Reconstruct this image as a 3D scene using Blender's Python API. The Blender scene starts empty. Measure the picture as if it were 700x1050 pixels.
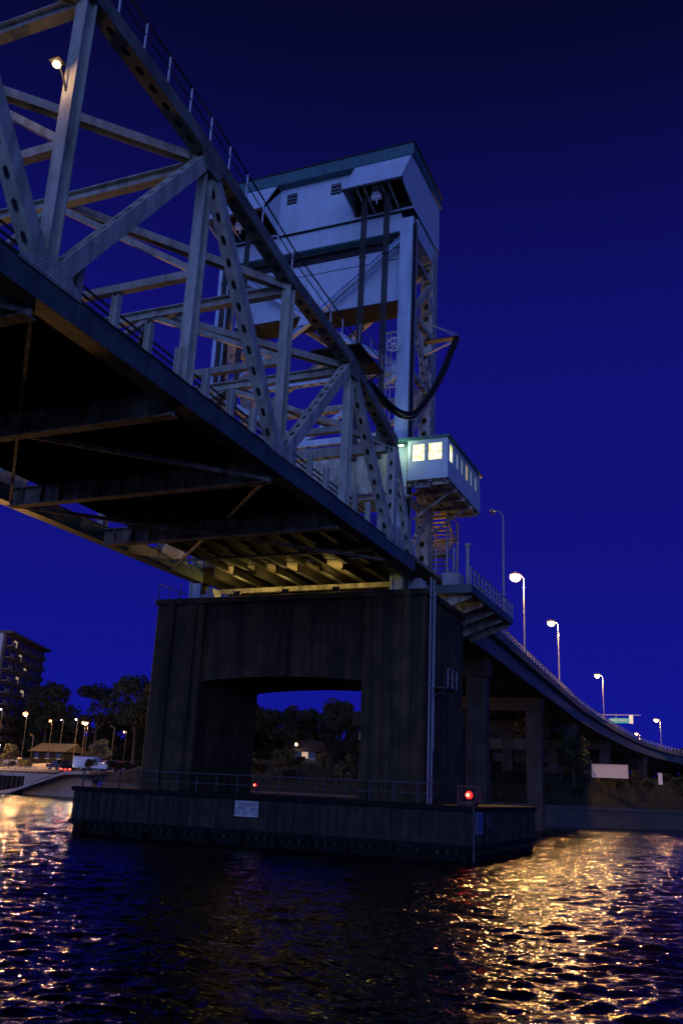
import bpy, bmesh, math, random
import numpy as np
from mathutils import Vector, Matrix, noise

# ---------------------------------------------------------------- camera, world, sun, exposure
# Heights are measured from the camera's eye; the water lies 2.9 m below it.
WATER = -2.9
S = bpy.context.scene
COL = S.collection
YAW, PITCH, ROLL = math.radians(-23.5), math.radians(16.98), math.radians(2.69)
fwd = Vector((math.cos(PITCH)*math.sin(YAW), math.cos(PITCH)*math.cos(YAW), math.sin(PITCH)))
rt = Vector((math.cos(YAW), -math.sin(YAW), 0))
up = rt.cross(fwd)
r2 = math.cos(ROLL)*rt + math.sin(ROLL)*up
u2 = -math.sin(ROLL)*rt + math.cos(ROLL)*up
cam = bpy.data.objects.new('camera', bpy.data.cameras.new('camera'))
COL.objects.link(cam)
cam.matrix_world = Matrix((r2, u2, -fwd)).transposed().to_4x4()
cam.data.sensor_fit = 'VERTICAL'; cam.data.sensor_height = 36; cam.data.lens = 36*929.4/1050
cam.data.clip_end = 8000
S.camera = cam
S.view_settings.view_transform = 'Standard'; S.view_settings.look = 'None'
S.view_settings.exposure = 0; S.view_settings.gamma = 1
S.cycles.max_bounces = 5; S.cycles.sample_clamp_indirect = 2; S.cycles.volume_bounces = 0
S.cycles.caustics_reflective = True; S.cycles.caustics_refractive = False

SUN_EL, SUN_AZ = math.radians(9), math.radians(160)      # afterglow, behind the camera
W = bpy.data.worlds.new("World"); S.world = W; W.use_nodes = True
nt = W.node_tree; nt.nodes.clear()
def N(nt, t, **k):
    n = nt.nodes.new(t)
    for a, b in k.items(): setattr(n, a, b)
    return n
out = N(nt, 'ShaderNodeOutputWorld'); bg = N(nt, 'ShaderNodeBackground'); add = N(nt, 'ShaderNodeAddShader')
tc = N(nt, 'ShaderNodeTexCoord'); sep = N(nt, 'ShaderNodeSeparateXYZ')
nt.links.new(tc.outputs['Generated'], sep.inputs[0])
ramp = N(nt, 'ShaderNodeValToRGB')
cr = ramp.color_ramp; cr.interpolation = 'EASE'
cr.elements[0].position = 0; cr.elements[0].color = (.0058, .0080, .28, 1)
cr.elements[1].position = .75; cr.elements[1].color = (.0014, .0018, .022, 1)
e = cr.elements.new(.36); e.color = (.0050, .0048, .18, 1)
nt.links.new(sep.outputs['Z'], ramp.inputs[0])
# the paler western sky behind the viewer
mr = N(nt, 'ShaderNodeMapRange', interpolation_type='SMOOTHSTEP')
mr.inputs['From Min'].default_value = .05; mr.inputs['From Max'].default_value = -.9
nt.links.new(sep.outputs['Y'], mr.inputs['Value'])
mix = N(nt, 'ShaderNodeMixRGB', blend_type='MIX'); mix.inputs[2].default_value = (.07, .12, .50, 1)
hz = N(nt, 'ShaderNodeMapRange', interpolation_type='SMOOTHSTEP'); hz.inputs['From Min'].default_value = .0; hz.inputs['From Max'].default_value = .4; hz.inputs['To Min'].default_value = 3.2; hz.inputs['To Max'].default_value = 1
nt.links.new(sep.outputs['Z'], hz.inputs['Value'])
band = N(nt, 'ShaderNodeMixRGB', blend_type='MULTIPLY'); band.inputs[0].default_value = 1; band.inputs[1].default_value = (.085, .13, .47, 1)
nt.links.new(hz.outputs[0], band.inputs[2]); nt.links.new(band.outputs[0], mix.inputs[2])
nt.links.new(mr.outputs[0], mix.inputs[0]); nt.links.new(ramp.outputs[0], mix.inputs[1])
nt.links.new(mix.outputs[0], bg.inputs[0]); bg.inputs[1].default_value = 1
sky = N(nt, 'ShaderNodeTexSky', sky_type='NISHITA'); sky.sun_disc = False
sky.sun_elevation = math.radians(-4); sky.sun_rotation = SUN_AZ
bg2 = N(nt, 'ShaderNodeBackground'); bg2.inputs[1].default_value = .05
nt.links.new(sky.outputs[0], bg2.inputs[0])
nt.links.new(bg.outputs[0], add.inputs[0]); nt.links.new(bg2.outputs[0], add.inputs[1])
nt.links.new(add.outputs[0], out.inputs[0])
sl = bpy.data.lights.new('afterglow', 'SUN'); sl.energy = .55; sl.angle = math.radians(50); sl.color = (.27, .42, 1)
so = bpy.data.objects.new('afterglow', sl); COL.objects.link(so)
sd = Vector((math.sin(SUN_AZ)*math.cos(SUN_EL), math.cos(SUN_AZ)*math.cos(SUN_EL), math.sin(SUN_EL)))
so.rotation_euler = (-sd).to_track_quat('-Z', 'Y').to_euler()

# ---------------------------------------------------------------- materials
M = {}
def mat(name, base, rough=.6, metal=0, var=.25, scale=3, streak=0, streak_col=(.02, .015, .01), streak_scale=(3, 3, .15), bump=0, spec=.5, fine=0, ribs=0):
    m = bpy.data.materials.new(name); m.use_nodes = True; t = m.node_tree
    b = t.nodes['Principled BSDF']; b.inputs['Roughness'].default_value = rough; b.inputs['Metallic'].default_value = metal
    b.inputs['Specular IOR Level'].default_value = spec
    co = N(t, 'ShaderNodeTexCoord')
    n = N(t, 'ShaderNodeTexNoise'); n.inputs['Scale'].default_value = scale; n.inputs['Detail'].default_value = 6
    t.links.new(co.outputs['Object'], n.inputs['Vector'])
    mx = N(t, 'ShaderNodeMixRGB', blend_type='MIX')
    mx.inputs[1].default_value = (*[c*(1-var) for c in base], 1); mx.inputs[2].default_value = (*[min(1, c*(1+var)) for c in base], 1)
    mp = N(t, 'ShaderNodeMapRange'); mp.inputs['From Min'].default_value = .3; mp.inputs['From Max'].default_value = .7
    t.links.new(n.outputs[0], mp.inputs[0]); t.links.new(mp.outputs[0], mx.inputs[0])
    last = mx.outputs[0]
    if streak:
        ma = N(t, 'ShaderNodeMapping'); ma.inputs['Scale'].default_value = streak_scale
        n2 = N(t, 'ShaderNodeTexNoise'); n2.inputs['Scale'].default_value = 1; n2.inputs['Detail'].default_value = 8; n2.inputs['Roughness'].default_value = .65
        t.links.new(co.outputs['Object'], ma.inputs[0]); t.links.new(ma.outputs[0], n2.inputs['Vector'])
        mp2 = N(t, 'ShaderNodeMapRange'); mp2.inputs['From Min'].default_value = .42; mp2.inputs['From Max'].default_value = .66; mp2.inputs['To Max'].default_value = streak
        t.links.new(n2.outputs[0], mp2.inputs[0])
        mx2 = N(t, 'ShaderNodeMixRGB'); mx2.inputs[2].default_value = (*streak_col, 1)
        t.links.new(mp2.outputs[0], mx2.inputs[0]); t.links.new(last, mx2.inputs[1]); last = mx2.outputs[0]
    t.links.new(last, b.inputs['Base Color'])
    if ribs:
        wv = N(t, 'ShaderNodeTexWave', wave_type='BANDS', bands_direction='X'); wv.inputs['Scale'].default_value = ribs
        wy = N(t, 'ShaderNodeTexWave', wave_type='BANDS', bands_direction='Y'); wy.inputs['Scale'].default_value = ribs
        t.links.new(co.outputs['Object'], wv.inputs[0]); t.links.new(co.outputs['Object'], wy.inputs[0])
        ad = N(t, 'ShaderNodeMath', operation='ADD'); t.links.new(wv.outputs[1], ad.inputs[0]); t.links.new(wy.outputs[1], ad.inputs[1])
        bp = N(t, 'ShaderNodeBump'); bp.inputs['Strength'].default_value = .5; bp.inputs['Distance'].default_value = .03
        t.links.new(ad.outputs[0], bp.inputs['Height']); t.links.new(bp.outputs[0], b.inputs['Normal'])
    elif bump:
        n3 = N(t, 'ShaderNodeTexNoise'); n3.inputs['Scale'].default_value = fine or scale*6; n3.inputs['Detail'].default_value = 5
        t.links.new(co.outputs['Object'], n3.inputs['Vector'])
        bp = N(t, 'ShaderNodeBump'); bp.inputs['Strength'].default_value = bump; bp.inputs['Distance'].default_value = .05
        t.links.new(n3.outputs[0], bp.inputs['Height']); t.links.new(bp.outputs[0], b.inputs['Normal'])
    M[name] = m; return m
def emit(name, color, strength):
    m = bpy.data.materials.new(name); m.use_nodes = True; t = m.node_tree
    b = t.nodes['Principled BSDF']; b.inputs['Base Color'].default_value = (*color, 1)
    b.inputs['Emission Color'].default_value = (*color, 1); b.inputs['Emission Strength'].default_value = strength
    M[name] = m; return m
RUST = (.05, .028, .015)
mat('truss_paint', (.52, .56, .47), .55, var=.16, scale=2.2, streak=.55, streak_col=(.10, .085, .06), streak_scale=(2.5, 2.5, .35), bump=.15)
mat('chord_paint', (.075, .125, .11), .5, var=.25, scale=1.5, streak=.5, streak_col=(.02, .03, .03), streak_scale=(.6, 2.2, 2.2), bump=.15)
mat('topchord_paint', (.20, .23, .19), .6, var=.3, scale=1.5, streak=.5, streak_col=(.02, .018, .015), streak_scale=(.6, .6, 2), bump=.1)
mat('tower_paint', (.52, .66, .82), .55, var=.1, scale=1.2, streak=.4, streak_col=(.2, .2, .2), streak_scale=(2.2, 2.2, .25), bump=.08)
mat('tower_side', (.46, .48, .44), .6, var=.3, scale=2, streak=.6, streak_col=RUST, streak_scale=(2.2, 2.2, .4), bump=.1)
mat('house_paint', (.56, .68, .80), .6, var=.06, scale=.8, streak=.3, streak_col=(.35, .38, .42), streak_scale=(1.5, 1.5, .3), ribs=2.6)
mat('weight_paint', (.54, .66, .78), .6, var=.06, scale=.6, streak=.3, streak_col=(.3, .3, .33), streak_scale=(1.5, 1.5, .2))
mat('weight_base', (.035, .036, .04), .9, var=.35, scale=2.5, spec=.1)
mat('teal_trim', (.05, .16, .18), .5, var=.15, scale=1.5, streak=.4, streak_col=(.02, .06, .07), ribs=1.8)
mat('under_steel', (.60, .54, .43), .75, var=.45, scale=1.5, streak=.85, streak_col=(.05, .045, .04), streak_scale=(2.2, 2.2, .5), bump=.2)
mat('stringer_steel', (.035, .03, .025), .8, var=.5, scale=1.2, streak=.8, streak_col=(.02, .018, .015), streak_scale=(2, .6, 2))
mat('dark_steel', (.02, .021, .024), .65, var=.3, scale=2)
mat('deck_concrete', (.34, .29, .2), .85, var=.35, scale=1.2, streak=.6, streak_col=(.04, .035, .03), streak_scale=(1.2, 1.2, 1.2), bump=.2)
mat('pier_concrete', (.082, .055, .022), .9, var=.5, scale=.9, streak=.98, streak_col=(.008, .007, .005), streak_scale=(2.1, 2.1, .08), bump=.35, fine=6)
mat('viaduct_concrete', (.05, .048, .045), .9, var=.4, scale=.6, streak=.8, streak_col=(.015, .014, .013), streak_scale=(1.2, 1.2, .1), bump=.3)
mat('fascia_paint', (.075, .12, .14), .6, var=.2, scale=.8, streak=.4, streak_col=(.04, .05, .05), streak_scale=(1, 1, .3))
mat('fender_timber', (.042, .037, .026), .85, var=.6, scale=1.5, streak=.98, streak_col=(.008, .008, .008), streak_scale=(3.2, 3.2, .25), bump=.4, fine=10)
mat('wet_timber', (.008, .008, .008), .8, var=.4, spec=.2)
mat('galvanised', (.35, .36, .38), .5, .2, var=.15, scale=2)
mat('dull_rail', (.05, .05, .05), .6, var=.3)
mat('rubber', (.008, .008, .009), .5, var=.2)
mat('white_sign', (.55, .55, .56), .6, var=.15, scale=6)
mat('sign_ink', (.05, .05, .07), .6, var=.1)
mat('blue_sign', (.09, .12, .28), .5, var=.15)
mat('green_sign', (.0, .18, .12), .5, var=.1)
mat('grey_block', (.06, .06, .065), .85, var=.3)
mat('pale_wall', (.42, .45, .5), .8, var=.08, scale=.2)
mat('apartment_wall', (.08, .08, .08), .85, var=.25, scale=.2)
mat('balcony_slab', (.2, .2, .2), .8, var=.1)
mat('glass_dark', (.01, .012, .015), .1, var=.1)
mat('ramp_concrete', (.36, .33, .28), .9, var=.2, scale=.6, bump=.2)
mat('quay_face', (.05, .04, .03), .9, var=.5, scale=.8, streak=.9, streak_col=(.01, .01, .01), streak_scale=(2, 2, .2))
mat('seawall_face', (.09, .09, .085), .9, var=.4, scale=.5, streak=.7, streak_col=(.02, .02, .02), streak_scale=(.5, .5, .5), bump=.3)
mat('asphalt', (.07, .065, .06), .9, var=.25, scale=.5, bump=.2)
mat('soil', (.018, .018, .010), .95, var=.5, scale=.3, bump=.5, fine=2)
mat('grass', (.045, .05, .02), .9, var=.5, scale=.5)
mat('bark', (.05, .04, .03), .9, var=.4)
mat('leaf_dark', (.014, .020, .008), .8, var=.5, scale=.8)
mat('leaf_mid', (.03, .042, .015), .8, var=.5, scale=.8)
mat('leaf_olive', (.10, .10, .045), .8, var=.5, scale=.8)
mat('white_metal', (.65, .67, .7), .5, var=.05)
mat('car_dark', (.03, .03, .035), .3, .3, var=.1)
mat('car_silver', (.35, .35, .37), .3, .4, var=.1)
mat('car_red', (.25, .03, .02), .3, .1, var=.1)
mat('roof_shingle', (.012, .010, .009), .9, var=.3)
mat('yellow_lit_steel', (.65, .42, .06), .5, var=.15)  # yellow floodlighting put into the colour of the top stair flight
emit('lamp_warm', (1, .56, .26), 5); emit('lamp_white', (.7, .8, 1), 3); emit('lamp_orange', (1, .46, .17), 4)
emit('lamp_red', (1, .015, .01), 3); emit('lamp_red_core', (1, .12, .08), 8); emit('lamp_green', (.55, 1, .45), 3.5)
emit('window_warm', (1, .75, .4), .35); emit('window_cool', (.7, .85, .9), .12); emit('tail_red', (1, .05, .03), 8); emit('head_white', (1, .95, 1), 40)
emit('sign_lit', (.02, .34, .30), .45); emit('sign_box', (.85, .8, .6), .35)
# cabin panes: a lit room behind blinds
mp_ = bpy.data.materials.new('cabin_glow'); mp_.use_nodes = True; t = mp_.node_tree; b = t.nodes['Principled BSDF']
co = N(t, 'ShaderNodeTexCoord'); n = N(t, 'ShaderNodeTexNoise'); n.inputs['Scale'].default_value = 4; n.inputs['Detail'].default_value = 3
t.links.new(co.outputs['Object'], n.inputs[0]); rr = N(t, 'ShaderNodeValToRGB')
rr.color_ramp.elements[0].position = .38; rr.color_ramp.elements[0].color = (.55, .50, .16, 1)
rr.color_ramp.elements[1].position = .58; rr.color_ramp.elements[1].color = (1, 1, .66, 1)
t.links.new(n.outputs[0], rr.inputs[0]); t.links.new(rr.outputs[0], b.inputs['Emission Color']); b.inputs['Emission Strength'].default_value = 1.7
b.inputs['Base Color'].default_value = (.3, .3, .2, 1); M['cabin_glow'] = mp_

# ---------------------------------------------------------------- mesh helpers
class MB:
    def __init__(s): s.v = []; s.f = []
    def add(s, vs, fs):
        o = len(s.v); s.v += [tuple(v) for v in vs]; s.f += [tuple(i+o for i in f) for f in fs]
    def box(s, a, b):
        x0, y0, z0 = [min(p, q) for p, q in zip(a, b)]; x1, y1, z1 = [max(p, q) for p, q in zip(a, b)]
        s.add([(x0, y0, z0), (x1, y0, z0), (x1, y1, z0), (x0, y1, z0), (x0, y0, z1), (x1, y0, z1), (x1, y1, z1), (x0, y1, z1)],
              [(3, 2, 1, 0), (4, 5, 6, 7), (0, 1, 5, 4), (1, 2, 6, 5), (2, 3, 7, 6), (3, 0, 4, 7)]); return s
    def bar(s, p, q, w, d, side=(1, 0, 0), off=(0, 0)):
        p, q = Vector(p), Vector(q); ax = (q-p).normalized(); sv = Vector(side); sv = (sv-ax*sv.dot(ax)).normalized(); n = ax.cross(sv)
        o = sv*off[0]+n*off[1]
        c = [sv*a*w/2+n*b*d/2+o for a, b in ((-1, -1), (1, -1), (1, 1), (-1, 1))]
        s.add([p+k for k in c]+[q+k for k in c], [(0, 1, 2, 3), (7, 6, 5, 4), (1, 0, 4, 5), (2, 1, 5, 6), (3, 2, 6, 7), (0, 3, 7, 4)]); return s
    def tube(s, pts, r, n=8, r2=None):
        pts = [Vector(p) for p in pts]; rings = []; k0 = len(s.v); ref = None
        for i, p in enumerate(pts):
            t = (pts[min(i+1, len(pts)-1)]-pts[max(i-1, 0)]).normalized()
            if ref is None: ref = t.orthogonal().normalized()
            ref = (ref-t*ref.dot(t)).normalized(); b = t.cross(ref)
            R = r if r2 is None else r+(r2-r)*i/(len(pts)-1)
            for j in range(n):
                a = 2*math.pi*j/n; s.v.append(tuple(p+(ref*math.cos(a)+b*math.sin(a))*R))
        for i in range(len(pts)-1):
            for j in range(n):
                a = k0+i*n+j; b_ = k0+i*n+(j+1) % n; s.f.append((a, b_, b_+n, a+n))
        s.f.append(tuple(k0+j for j in range(n))[::-1]); s.f.append(tuple(k0+(len(pts)-1)*n+j for j in range(n))); return s
    def ball(s, c, r, n=10, sz=1):
        c = Vector(c); k0 = len(s.v)
        for i in range(n+1):
            for j in range(n):
                th = math.pi*i/n; ph = 2*math.pi*j/n
                s.v.append((c.x+r*math.sin(th)*math.cos(ph), c.y+r*math.sin(th)*math.sin(ph), c.z+sz*r*math.cos(th)))
        for i in range(n):
            for j in range(n):
                a = k0+i*n+j; b_ = k0+i*n+(j+1) % n; s.f.append((a, a+n, b_+n, b_))
        return s
    def poly(s, pts, h):          # polygon extruded by vector h
        pts = [Vector(p) for p in pts]; h = Vector(h); n = len(pts)
        s.add(pts+[p+h for p in pts], [tuple(range(n))[::-1], tuple(range(n, 2*n))]+[(i, (i+1) % n, (i+1) % n+n, i+n) for i in range(n)]); return s
    def perf(s, p, q, w, d, side=(1, 0, 0), pitch=.72, hl=.36, hw=.16, faces=(-1, 1)):
        """box member: plain side plates, cover plates with oval hand holes in the other two faces"""
        p, q = Vector(p), Vector(q); L = (q-p).length; ax = (q-p)/L; sv = Vector(side); sv = (sv-ax*sv.dot(ax)).normalized(); n = ax.cross(sv); T = .03
        for k in (-1, 1): s.bar(p+sv*k*(w/2-T/2), q+sv*k*(w/2-T/2), T, d, sv)
        wi = w-2*T; nc = max(1, int(round(L/pitch))); cl = L/nc
        for k in (-1, 1):
            if k not in faces: s.bar(p+n*k*(d/2-T/2), q+n*k*(d/2-T/2), wi, T, sv); continue
            for layer in (0, 1):
                o = n*k*(d/2-T*layer-(.002 if layer == 0 else 0))
                for c in range(nc):
                    cc = p+ax*(c+.5)*cl+o
                    outer = [(-1, -1), (0, -1), (1, -1), (1, 0), (1, 1), (0, 1), (-1, 1), (-1, 0)]
                    V_ = [cc+ax*a*cl/2+sv*b_*wi/2 for a, b_ in outer]
                    a0 = hl/2-hw/2; hole = [(-a0, -hw/2), (0, -hw/2), (a0, -hw/2), (hl/2, 0), (a0, hw/2), (0, hw/2), (-a0, hw/2), (-hl/2, 0)]
                    V_ += [cc+ax*a+sv*b_ for a, b_ in hole]
                    s.add(V_, [(i, (i+1) % 8, (i+1) % 8+8, i+8) for i in range(8)])
            for c in range(nc):
                cc = p+ax*(c+.5)*cl; o0 = n*k*(d/2-.002); o1 = n*k*(d/2-T)
                V_ = [cc+ax*a+sv*b_+o0 for a, b_ in hole]+[cc+ax*a+sv*b_+o1 for a, b_ in hole]
                s.add(V_, [(i, (i+1) % 8, (i+1) % 8+8, i+8) for i in range(8)])
        return s
    def hsec(s, p, q, w, d, side=(1, 0, 0)):   # rolled H: two flanges and a web
        p, q = Vector(p), Vector(q); ax = (q-p).normalized(); sv = Vector(side); sv = (sv-ax*sv.dot(ax)).normalized(); n = ax.cross(sv)
        for k in (-1, 1): s.bar(p+n*k*(d/2-.02), q+n*k*(d/2-.02), w, .04, sv)
        s.bar(p, q, .04, d-.08, sv); return s
    def build(s, name, m, parent=None, bev=0, smooth=False):
        me = bpy.data.meshes.new(name); me.from_pydata(s.v, [], s.f); me.materials.append(M[m] if isinstance(m, str) else m); me.update()
        if smooth: me.polygons.foreach_set('use_smooth', [True]*len(me.polygons))
        o = bpy.data.objects.new(name, me); COL.objects.link(o)
        if parent:
            o.parent = parent
            if parent.type == 'EMPTY' or True:
                o.matrix_parent_inverse = Matrix.Identity(4)
        if bev:
            md = o.modifiers.new('bevel', 'BEVEL'); md.width = bev; md.segments = 1; md.limit_method = 'ANGLE'
        return o
def tag(o, label, cat, group=None, kind=None):
    if label: o['label'] = label
    if cat: o['category'] = cat
    if group: o['group'] = group
    if kind: o['kind'] = kind
    return o
class Thing:
    """an Empty at the thing's base; parts are given in world coordinates and shifted to it"""
    def __init__(s, name, loc, label, cat, group=None):
        s.e = bpy.data.objects.new(name, None); COL.objects.link(s.e); s.loc = Vector(loc); s.e.location = s.loc; s.e.empty_display_size = .5
        tag(s.e, label, cat, group)
    def part(s, name, mb, m, parent=None, bev=0, smooth=False, label=None):
        L = s.loc; mb.v = [(a-L.x, b-L.y, c-L.z) for a, b, c in mb.v]
        o = mb.build(name, m, parent or s.e, bev, smooth)
        if label: o['label'] = label
        return o
    def light(s, name, loc, energy, color, r=.15, spot=None):
        l = bpy.data.lights.new(name, 'SPOT' if spot else 'POINT'); l.energy = energy; l.color = color; l.shadow_soft_size = r
        o = bpy.data.objects.new(name, l); COL.objects.link(o); o.parent = s.e; o.location = Vector(loc)-s.loc
        if spot:
            l.spot_size = math.radians(spot[1]); l.spot_blend = .6; o.rotation_euler = Vector(spot[0]).to_track_quat('-Z', 'Y').to_euler()
        return o
def solo(name, mb, m, label, cat, group=None, kind=None, bev=0, smooth=False, origin=None):
    if origin is not None:
        mb.v = [(a-origin[0], b-origin[1], c-origin[2]) for a, b, c in mb.v]
    o = mb.build(name, m, None, bev, smooth)
    if origin is not None: o.location = origin
    return tag(o, label, cat, group, kind)

# ---------------------------------------------------------------- water
rng = np.random.default_rng(4)
waves = []
for lam, amp, k in ((6., .021, 6), (2.6, .017, 8), (1.15, .0105, 10), (.62, .0088, 16), (.33, .0055, 20)):
    for i in range(k):
        l = lam*rng.uniform(.75, 1.3); a = math.radians(rng.normal(103, 27)); waves.append((2*math.pi/l*math.cos(a), 2*math.pi/l*math.sin(a), amp*rng.uniform(.6, 1.2)*.62, rng.uniform(0, 6.28), l))
def height(X, Y):
    h = np.zeros_like(X); g = np.maximum(.1, .0048*Y)
    for kx, ky, a, p, l in waves:
        ph = kx*X+ky*Y+p+.8*np.sin(.11*X+p*3)+.8*np.sin(.09*Y+p*5)
        h += a*np.clip(l/(2.6*g)-.5, 0, 1)*(np.sin(ph)+.17*np.cos(2*ph))
    return h*np.clip((X+130)/4, 0, 1)*np.clip((60-X)/4, 0, 1)*np.clip((Y-9)/1, 0, 1)*np.clip((170-Y)/4, 0, 1)
def water_patch(x0, x1, y0, y1, dx, flat=False):
    nx = int((x1-x0)/dx)+1
    ys = np.linspace(y0, y1, 12) if flat else y0*np.exp(np.linspace(0, 1, int(math.log(y1/y0)/.0046)+1)*math.log(y1/y0))
    X, Y = np.meshgrid(np.linspace(x0, x1, nx), ys); ny = len(ys)
    Z = np.zeros_like(X) if flat else height(X, Y)
    v = np.stack([X, Y, Z+WATER], -1).reshape(-1, 3)
    i = np.arange(nx*ny).reshape(ny, nx); f = np.stack([i[:-1, :-1], i[:-1, 1:], i[1:, 1:], i[1:, :-1]], -1).reshape(-1, 4)
    return v, f
def mesh_np(name, parts, m):
    vs, fs, o = [], [], 0
    for v, f in parts: vs.append(v); fs.append(f+o); o += len(v)
    v = np.concatenate(vs); f = np.concatenate(fs); me = bpy.data.meshes.new(name)
    me.vertices.add(len(v)); me.vertices.foreach_set('co', v.ravel().astype(np.float32)); me.loops.add(f.size); me.loops.foreach_set('vertex_index', f.ravel().astype(np.int32))
    me.polygons.add(len(f)); me.polygons.foreach_set('loop_start', (np.arange(len(f))*4).astype(np.int32))
    me.polygons.foreach_set('use_smooth', np.ones(len(f), bool)); me.materials.append(m); me.update(calc_edges=True); me.validate()
    o_ = bpy.data.objects.new(name, me); COL.objects.link(o_); return o_
wm = bpy.data.materials.new('water'); wm.use_nodes = True; t = wm.node_tree; b = t.nodes['Principled BSDF']
b.inputs['Base Color'].default_value = (.002, .003, .004, 1); b.inputs['Roughness'].default_value = .11; b.inputs['Specular IOR Level'].default_value = .27; b.inputs['IOR'].default_value = 1.33
co = N(t, 'ShaderNodeTexCoord'); ma = N(t, 'ShaderNodeMapping'); ma.inputs['Scale'].default_value = (1, 1.7, 1); ma.inputs['Rotation'].default_value = (0, 0, .3)
n1 = N(t, 'ShaderNodeTexNoise'); n1.inputs['Scale'].default_value = 4.6; n1.inputs['Detail'].default_value = 1.6; n1.inputs['Roughness'].default_value = .5
bp = N(t, 'ShaderNodeBump'); bp.inputs['Strength'].default_value = 1; bp.inputs['Distance'].default_value = .056
t.links.new(co.outputs['Object'], ma.inputs[0]); t.links.new(ma.outputs[0], n1.inputs[0]); t.links.new(n1.outputs[0], bp.inputs['Height']); t.links.new(bp.outputs[0], b.inputs['Normal'])
near = [water_patch(-46, 16, 9, 50, .1)]
mid = [water_patch(-130, -46, 9, 50, .25), water_patch(16, 60, 9, 50, .3), water_patch(-130, 60, 50, 170, .22)]
far = [water_patch(-1500, -130, -1000, 130, 60, True), water_patch(60, 1500, -1000, 700, 60, True), water_patch(-130, 60, -1000, 9, 12, True)]
wo = mesh_np('water', near+mid+far, wm); tag(wo, 'dark rippled river water under the bridge', 'water', kind='structure')

# ---------------------------------------------------------------- land
shore = [(-900, 118), (-400, 116), (-200, 115), (-140, 114), (-112, 113.5), (-90, 113.5), (-82, 108), (-70, 100), (-50, 96), (-30, 96), (-19, 103), (-5, 126), (20, 165), (60, 225), (200, 420), (600, 800)]
def shore_y(x):
    for (a, ya), (b_, yb) in zip(shore, shore[1:]):
        if a <= x <= b_: return ya+(yb-ya)*(x-a)/(b_-a)
    return shore[0][1] if x < shore[0][0] else shore[-1][1]
def ground(x, y):
    d = y-shore_y(x)
    left = min(1, max(0, (-78-x)/8))
    zr = -.7+3.5*min(1, max(0, d/11))**.8
    zl = -.1+.9*min(1, max(0, d/5))
    z = zr*(1-left)+zl*left
    z += min(3.5, max(0, d-10)*.06) if left else min(1.2, max(0, d-14)*.03)
    if d > 8: z += .25*noise.noise(Vector((x*.09, y*.09, 0)))
    return z
xs = [-900, -600, -400, -300, -240]+list(np.arange(-200, 80, 3.))+[90, 120, 160, 220, 320, 450, 600]
ds = [0, .8, 1.6, 3, 4.5, 6, 8, 10, 12, 15, 19, 24, 30, 37, 45, 60, 80, 110, 160, 260, 450, 900, 2200]
v = [(x, shore_y(x)+d, ground(x, shore_y(x)+d)) for d in ds for x in xs]; nx = len(xs)
f = [(j*nx+i, j*nx+i+1, (j+1)*nx+i+1, (j+1)*nx+i) for j in range(len(ds)-1) for i in range(nx-1)]
mb = MB(); mb.add(v, f); o = mb.build('ground', 'soil', smooth=True); tag(o, 'dark river bank and land behind it', 'ground', kind='structure')
# river walls
def wall_along(x0, x1, th, z0, z1, n=30):
    mb = MB(); P = [(x0+(x1-x0)*i/n) for i in range(n+1)]
    a = [(x, shore_y(x)-th, z) for z in (z0, z1) for x in P]+[(x, shore_y(x)+.25, z) for z in (z1, z0) for x in P]; k = n+1
    fs = []
    for r in range(4):
        for i in range(n):
            A, B = r*k+i, ((r+1) % 4)*k+i; fs.append((A, A+1, B+1, B))
    mb.add(a, fs); return mb
t = Thing('sea_wall', (-19, 103, -.7), 'low grey concrete river wall along the right bank below the bushes', 'wall')
t.part('wall_face', wall_along(-80, 62, .35, -3.3, -1.0, 60), 'seawall_face'); t.part('coping', wall_along(-80, 62, .55, -1.0, -.62, 60), 'seawall_face')
t = Thing('quay_wall', (-105, 113, -.1), 'dark timber faced quay wall with pale concrete cap beside the boat ramp', 'wall')
t.part('timber_face', wall_along(-200, -98.5, .3, -3.3, -.3, 10), 'quay_face')
t.part('coping', wall_along(-200, -98.5, .9, -.3, .15, 10), 'ramp_concrete')
mb = MB()
for i in range(46): mb.box((-140+i*.9, 112.7, -3.2), (-139.7+i*.9, 113.0, -.35))
t.part('fender_pile', mb, 'quay_face')['kind'] = 'stuff'
t = Thing('boat_ramp', (-100, 110, WATER), 'pale concrete boat ramp slanting down into the water at the left bank', 'ramp')
mb = MB()
A = [(-112, 109, -2.95), (-101, 108.6, -2.85), (-97.5, 108.6, -2.3), (-88.5, 108.6, .55), (-84, 108.8, .8)]
B = [(-112, 112.2, -2.75), (-103, 112.2, -2.6), (-99, 112.2, -1.9), (-91, 112.2, .7), (-85, 113.5, 1.0)]
for i in range(4):
    a0, a1, b1, b0 = Vector(A[i]), Vector(A[i+1]), Vector(B[i+1]), Vector(B[i]); dn = Vector((0, 0, -.35))
    mb.add([a0, a1, b1, b0, a0+dn, a1+dn, b1+dn, b0+dn], [(0, 1, 2, 3), (7, 6, 5, 4), (1, 0, 4, 5), (3, 2, 6, 7), (0, 3, 7, 4), (2, 1, 5, 6)])
t.part('ramp_slab', mb, 'ramp_concrete'); mb = MB(); mb.box((-98.5, 112.3, -3.3), (-86, 113.7, .15)); t.part('side_wall', mb, 'ramp_concrete')
mb = MB(); mb.bar((-95, 110, -1.2), (-91.5, 110, -.05), .25, .2, (0, 1, 0)); t.part('bumper', mb, 'dull_rail')
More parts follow.
